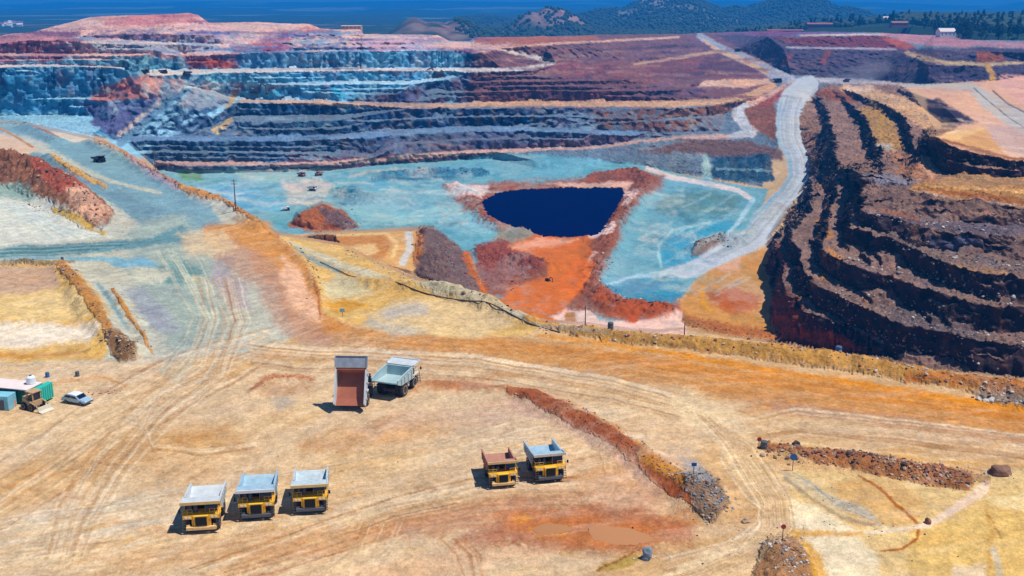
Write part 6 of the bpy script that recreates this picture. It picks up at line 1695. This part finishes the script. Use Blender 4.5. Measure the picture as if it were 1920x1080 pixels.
def rubble(name, strips, mats, label=None):
    rg = random.Random(len(strips) * 7 + 5); bm = bmesh.new(); proto = []
    for k in range(6):
        b_ = MB(); b_.blob((0, 0, 0), 1, 60 + k, 1, .5); b_.bm.verts.ensure_lookup_table(); b_.bm.faces.ensure_lookup_table()
        proto.append(([v.co.copy() for v in b_.bm.verts], [[v.index for v in f.verts] for f in b_.bm.faces])); b_.bm.free()
    V, Fc, mi = [], [], []
    for pts, wd, n, r0, r1, mm in strips:
        L = [0]
        for a, b in zip(pts, pts[1:]): L.append(L[-1] + math.hypot(b[0] - a[0], b[1] - a[1]))
        for k in range(n):
            t = rg.uniform(0, L[-1]); i = max(j for j in range(len(pts) - 1) if L[j] <= t); q = (t - L[i]) / (L[i + 1] - L[i])
            u = pts[i][0] + (pts[i + 1][0] - pts[i][0]) * q + rg.gauss(0, wd * .6); v = pts[i][1] + (pts[i + 1][1] - pts[i][1]) * q + rg.gauss(0, wd * .35)
            p = on(u, v); r = .72 * (r0 + (r1 - r0) * rg.random() ** 3.5)
            vv, ff = rg.choice(proto); rot = Matrix.Rotation(rg.uniform(0, 6.3), 3, 'Z') @ Matrix.Rotation(rg.uniform(0, 6.3), 3, 'X')
            b0 = len(V); sx, sy, sz = r * rg.uniform(.7, 1.3), r * rg.uniform(.7, 1.3), r * rg.uniform(.5, .9)
            for w in vv:
                w2 = rot @ w; V.append((p.x + w2.x * sx, p.y + w2.y * sy, p.z + r * .25 + w2.z * sz))
            Fc += [[b0 + j for j in f] for f in ff]; mi += [rg.choice(mm)] * len(ff)
    me = bpy.data.meshes.new(name); me.from_pydata(V, [], Fc)
    for m_ in mats: me.materials.append(m_)
    me.polygons.foreach_set('material_index', np.array(mi, np.int32)); me.update()
    o = bpy.data.objects.new(name, me); C.objects.link(o); o['kind'] = 'stuff'
    return o


RM = [M['st_brown'], M['st_tan'], M['st_grey'], M['st_pale'], M['st_red'], M['st_dark'], M['st_blue']]
rubble('rubble', [
    ([(1430, 845), (1500, 856), (1620, 868), (1740, 888), (1815, 905)], 20, 620, .1, .5, [0, 0, 0, 4, 1, 4, 5, 1]),
    ([(1640, 870), (1740, 895), (1800, 905)], 22, 340, .08, .36, [0, 1, 1, 0]),
    ([(1520, 850), (1700, 862), (1860, 885), (1900, 892)], 10, 60, .15, .5, [3, 2, 1, 0]),
    ([(1290, 900), (1320, 930), (1345, 965)], 34, 620, .07, .34, [2, 6, 6, 5, 2, 0, 1]),
    ([(960, 738), (1060, 774), (1150, 826), (1235, 886), (1290, 930)], 16, 420, .06, .28, [4, 4, 0, 1]),
    ([(1020, 742), (1100, 780), (1200, 845), (1280, 905)], 6, 120, .08, .34, [1, 3, 0]),
    ([(1455, 1020), (1475, 1050), (1480, 1085)], 30, 210, .1, .4, [2, 0, 1, 3]),
    ([(205, 645), (230, 650), (250, 665)], 22, 190, .12, .5, [0, 1, 5, 1]),
    ([(110, 505), (150, 545), (180, 590), (205, 640)], 16, 120, .1, .45, [0, 1, 1]),
    ([(112, 520), (130, 510), (140, 530)], 14, 90, .15, .5, [0, 5, 1, 3]),
    ([(-20, 497), (60, 496), (135, 500)], 4, 90, .12, .35, [5, 3, 2, 1]),
    ([(215, 550), (245, 600), (280, 655)], 8, 90, .08, .3, [0, 1, 6]),
    ([(1000, 612), (1100, 626), (1300, 646), (1500, 668), (1700, 704), (1920, 742)], 14, 520, .1, .5, [0, 1, 1, 3, 4]),
    ([(530, 448), (560, 470), (590, 520), (602, 585)], 10, 140, .1, .5, [0, 1, 5]),
    ([(640, 462), (710, 500), (770, 526), (900, 566), (990, 606)], 16, 260, .1, .5, [1, 1, 3, 5]),
    ([(180, 268), (240, 296), (300, 335), (420, 384), (500, 432)], 8, 200, .2, .8, [0, 1, 4, 3]),
    ([(100, 300), (150, 332), (195, 354)], 8, 70, .2, .6, [0, 1]),
    ([(0, 300), (60, 325), (120, 360), (190, 405)], 22, 330, .25, 1.0, [0, 4, 4, 1, 5]),
    ([(50, 385), (120, 405), (190, 430)], 9, 90, .15, .6, [2, 5, 1]),
    ([(1830, 745), (1880, 752), (1940, 758)], 12, 70, .2, .7, [2, 5, 3]),
    ([(1180, 1050), (1220, 1045), (1260, 1040)], 12, 50, .06, .22, [3, 1]),
    ([(470, 730), (510, 715), (580, 712)], 7, 60, .05, .22, [0, 4]), ([(170, 738), (200, 732), (225, 735)], 6, 50, .08, .3, [0, 4, 3]),
    ([(1200, 1000), (1500, 960), (1800, 1000)], 90, 150, .05, .2, [3, 2, 0, 5]), ([(200, 850), (700, 880), (1200, 800)], 120, 200, .04, .14, [0, 1, 3]),
    ([(790, 440), (830, 470), (870, 510), (900, 545)], 26, 300, .2, .9, [0, 5, 2, 4]), ([(640, 400), (665, 425), (610, 420)], 16, 120, .2, .9, [5, 2, 0]),
    ([(1120, 330), (1200, 330), (1215, 350), (1180, 395), (1150, 450), (1130, 510), (1120, 550), (1200, 580), (1265, 580)], 14, 420, .25, .9, [4, 0, 5, 3]),
    ([(900, 470), (960, 490), (1015, 500), (940, 545)], 16, 160, .2, .8, [4, 4, 5]), ([(845, 350), (880, 368), (896, 405), (940, 432)], 10, 120, .2, .8, [4, 0, 3]),
    ([(1290, 610), (1360, 620), (1440, 632)], 10, 90, .2, .8, [4, 0]), ([(1310, 470), (1345, 458), (1370, 460)], 9, 70, .3, 1.1, [0, 5]),
    ([(1615, 405), (1700, 412), (1800, 432), (1920, 435)], 14, 160, .3, 1.1, [2, 5, 0, 3]), ([(1630, 440), (1720, 465), (1800, 485), (1920, 505)], 16, 160, .3, 1.1, [2, 5, 0, 3]),
    ([(1570, 480), (1640, 500), (1740, 515), (1850, 560), (1920, 575)], 14, 220, .25, 1.0, [2, 5, 0, 3]), ([(1540, 520), (1600, 560), (1700, 590), (1800, 620), (1920, 640)], 16, 300, .25, 1.0, [2, 5, 0, 3]),
    ([(1500, 520), (1540, 570), (1610, 610), (1700, 650), (1830, 680)], 16, 300, .2, .9, [2, 5, 0, 3, 4]), ([(1470, 470), (1490, 560), (1540, 640)], 12, 160, .2, .9, [4, 0, 5]),
    ([(720, 332), (800, 322), (905, 325)], 6, 110, .3, 1.1, [6, 6, 5]),
], RM)

# ------------------------------------------------------------------ trees, woods, houses beyond
M['leaf_a'] = plain('pine_leaf', (.018, .046, .020), .8, 0, .5, .5); M['leaf_b'] = plain('olive_leaf', (.040, .070, .026), .8, 0, .5, .5); M['bark'] = plain('bark', (.08, .055, .04), .9, 0, .2, 2)


def tree_mesh(name, h, w, seed, conif):
    rg = random.Random(seed); V, Fc, mi = [], [], []
    b_ = MB(); b_.tube((0, 0, -.5), (0, 0, h * .55), .035 * h, .015 * h, 7)
    for k in range(5):
        a = rg.uniform(0, 6.3); z = h * rg.uniform(.3, .5); b_.tube((0, 0, z), (math.cos(a) * w * .5, math.sin(a) * w * .5, z + h * .2), .012 * h, .005 * h, 5)
    base = [v.co.copy() for v in b_.bm.verts]
    b_.bm.verts.index_update()
    for f in b_.bm.faces: Fc.append([v.index for v in f.verts]); mi.append(1)
    V += base; b_.bm.free()
    cl = []
    for k in range(26):
        z = rg.uniform(.28, 1.0); rr = w * (1.05 - z) * .95 if conif else w * math.sqrt(max(.05, 1 - ((z - .62) / .42) ** 2)) * .8
        a = rg.uniform(0, 6.3); q = rg.random() ** .5 * rr; cl.append((q * math.cos(a), q * math.sin(a), z * h, rg.uniform(.2, .36) * w))
    for cx, cy, cz, cr in cl:
        for k in range(26):
            d = Vector((rg.gauss(0, 1), rg.gauss(0, 1), rg.gauss(0, .8))).normalized() * cr * rg.uniform(.5, 1.05)
            c_ = Vector((cx, cy, cz)) + d; n = Vector((rg.gauss(0, 1), rg.gauss(0, 1), rg.gauss(0.6, 1))).normalized()
            t_ = n.orthogonal().normalized(); u_ = n.cross(t_); s = w * rg.uniform(.08, .15); b0 = len(V)
            for sx, sy in ((-1, -.6), (.3, -1), (1, .4), (-.2, 1)): V.append(c_ + t_ * s * sx + u_ * s * sy)
            Fc.append([b0, b0 + 1, b0 + 2, b0 + 3]); mi.append(0)
    me = bpy.data.meshes.new(name); me.from_pydata([tuple(v) for v in V], [], Fc); me.materials.append(M['leaf_a'] if conif else M['leaf_b']); me.materials.append(M['bark'])
    me.polygons.foreach_set('material_index', np.array(mi, np.int32)); me.update()
    return me


TM = [tree_mesh('tree', 13, 3.6, 3, True), tree_mesh('tree', 12, 4.4, 8, False), tree_mesh('tree', 15, 3.9, 13, True), tree_mesh('tree', 10, 4.2, 19, False), tree_mesh('tree', 11, 3.4, 23, True)]
rg = random.Random(77)


def far_point(u, Y): return Vector(((u - 960) / F / .966 * Y, Y, 0))


def land_z(u, Y):
    y0 = float(np.interp(u, sk[:, 0], sk[:, 2])) * YS
    p = far_point(u, Y)
    if Y > y0 * 1.03: p.z = far_z(p.x, p.y)
    else:
        i = int(np.argmin(np.abs(us - u))); r = int(np.argmin(np.abs(PY[:, i] - Y))); p = Vector((float(PX[r, i]), float(PY[r, i]), float(PZ[r, i])))
    return p


nt = 0
while nt < 290:
    if nt < 250: u = 1600 + 420 * rg.random() ** .75
    else: u = rg.uniform(1310, 1620)
    if nt < 250 and rg.random() > .2 + .8 * (u - 1600) / 200: continue
    lim = float(np.interp(u, [1300, 1600, 1700, 1760, 1800, 1830, 2100], [2250, 2150, 1830, 1730, 1560, 1515, 1480]))
    Y = lim + (2400 - lim) * rg.random() ** 1.6
    o = bpy.data.objects.new('tree', rg.choice(TM)); C.objects.link(o); p = land_z(u, Y); o.location = p; k = rg.uniform(1.0, 1.8)
    o.scale = (k * rg.uniform(1.0, 1.4), k * rg.uniform(1.0, 1.4), k); o.rotation_euler = (0, 0, rg.uniform(0, 6.3)); nt += 1
    tag(o, 'dark green tree of the woodland behind the upper right plateau and the dumps', 'tree', 'trees of the woodland belt')
# far woods: one mass
V, Fc = [], []
ico = MB().blob((0, 0, 0), 1, 3, 1, .3); ico.bm.verts.index_update(); iv = np.array([list(v.co) for v in ico.bm.verts]); ifc = np.array([[v.index for v in f.verts] for f in ico.bm.faces]); ico.bm.free()
R_ = np.random.default_rng(5)
uu = R_.uniform(860, 2040, 30000); YY = 1700 + 3500 * R_.random(30000) ** .9
keep = np.where(uu > 1560, YY > np.interp(uu, [1560, 1700, 1760, 1830], [2400, 1950, 1850, 1650]), YY > 2150)
den = .8 + .9 * fbm2(uu / 40, YY / 300, 3, 7); den -= .35 * ((uu < 1080) & (YY < 3900)); den -= .5 * ((np.abs(uu - 1190) < 60) & (YY > 4100) & (YY < 4600)); den += 1.2 * ((uu > 1640) & (YY < 2800)); den -= .7 * ((uu > 1640) & (YY > 2900))
keep &= R_.random(30000) < den
uu, YY = uu[keep], YY[keep]
wx = (uu - 960) / F / .966 * YY; wz = far_height(wx, YY); wr_ = R_.uniform(3, 7, len(uu)) * np.where((uu > 1640) & (YY < 2800), 1.35, 1.0)
V = (np.stack([wx, YY, wz + wr_ * .8], -1)[:, None, :] + iv[None] * (wr_[:, None, None] * np.array([1, 1, 1.15]))).reshape(-1, 3).tolist()
Fc = (ifc[None] + (np.arange(len(uu)) * len(iv))[:, None, None]).reshape(-1, 3).tolist()
me = bpy.data.meshes.new('woodland'); me.from_pydata(V, [], Fc); me.materials.append(M['leaf_a']); o = bpy.data.objects.new('woodland', me); C.objects.link(o); o['kind'] = 'stuff'

M['wall_white'] = plain('white_render', (.78, .76, .72), .8, 0, .06, .2); M['tile'] = plain('clay_tile', (.34, .14, .09), .9, 0, .15, .3); M['redsheet'] = plain('red_roof_sheet', (.30, .10, .10), .7, 0, .15, .2)


def house(u, Y, w, d, h, rz, wall, roof, label, group=None, name='house', gable=.35):
    T = thing(name, land_z(u, Y), rz)
    m = MB(); m.box(-w / 2, w / 2, -d / 2, d / 2, -3, h); m.build('wall', wall, T)
    g = h + d * gable
    m = MB(); m.prism([(-d / 2 - .4, h + .003), (0, g), (d / 2 + .4, h + .003)], -w / 2 - .4, w / 2 + .4); m.build('roof', roof, T)
    for k in range(max(1, int(w / 5))):
        x = -w / 2 + (k + .5) * w / max(1, int(w / 5))
        MB().box(x - .6, x + .6, -d / 2 - .06, -d / 2 - .003, h * .35, h * .75).build('window', M['glass'], T)
    return tag(T, label, name.replace('_', ' '), group)


house(1773, 1620, 24, 14, 8, .1, M['wall_white'], M['roof_pink'], 'cream building standing in front of the trees at upper right', name='building')
house(1627, 2350, 38, 14, 6, 0, M['wall_white'], M['roof_pink'], 'long low pinkish building at the left end of the trees', name='building')
house(1500, 2150, 50, 22, 8, 0, M['redsheet'], M['redsheet'], 'long dark red building behind the dumps', name='building', gable=.12)
house(1440, 2120, 70, 20, 5, 0, M['redsheet'], M['redsheet'], 'longest and lowest red building behind the dumps', name='building', gable=.1)
house(1376, 2120, 26, 18, 7, 0, M['redsheet'], M['tile'], 'short red building nearest the top of the grey road', name='building', gable=.15)
house(1640, 1975, 30, 14, 6, .1, M['redsheet'], M['tile'], 'red roofed building in front of the pinkish one', name='building', gable=.2)
house(660, 1480, 26, 16, 4.5, 0, M['tan'], M['roof_pink'], 'low pinkish block on the rim of the far wall', name='building', gable=.03)
for k in range(60):
    u = rg.uniform(-60, 98); Y = rg.uniform(3300, 4500)
    house(u, Y, rg.uniform(9, 22), rg.uniform(8, 12), rg.uniform(5, 10), rg.uniform(-.5, .5), M['wall_white'], rg.choice([M['wall_white'], M['tile'], M['roof_pink']]), 'small white house of the town far beyond the left rim', 'houses of the far town')

# dust thrown up at the junction
def dust(u, v, rx, ry, rz, dens, label=None):
    p = on(u, v); m = MB(); m.blob((0, 0, 0), (rx, ry, rz), 3, 3, .35)
    t = NT('dust_air'); t.t.nodes.remove(t.b)
    tc = t.n('ShaderNodeTexCoord').outputs['Object']; ln = t.n('ShaderNodeVectorMath', operation='LENGTH')
    mp = t.n('ShaderNodeMapping'); mp.inputs['Scale'].default_value = (1 / rx, 1 / ry, 1 / rz); t.l(tc, mp.inputs['Vector']); t.l(mp.outputs[0], ln.inputs[0])
    nz = t.noise(.06, 4, .6, tc)
    d = t.math('MULTIPLY', t.ramp(ln.outputs['Value'], .15, .95, dens, 0), t.ramp(nz, .35, .7))
    pv = t.n('ShaderNodeVolumePrincipled', Anisotropy=.2); pv.inputs['Color'].default_value = (.86, .80, .84, 1)
    t.l(d, pv.inputs['Density']); t.l(pv.outputs[0], t.out.inputs['Volume'])
    o = m.build('dust_cloud', t.m, None, (p.x, p.y, p.z + rz * .55)); o['kind'] = 'stuff'; o.rotation_euler = (0, rad(-12), 0)


dust(1618, 152, 46, 30, 17, .03)
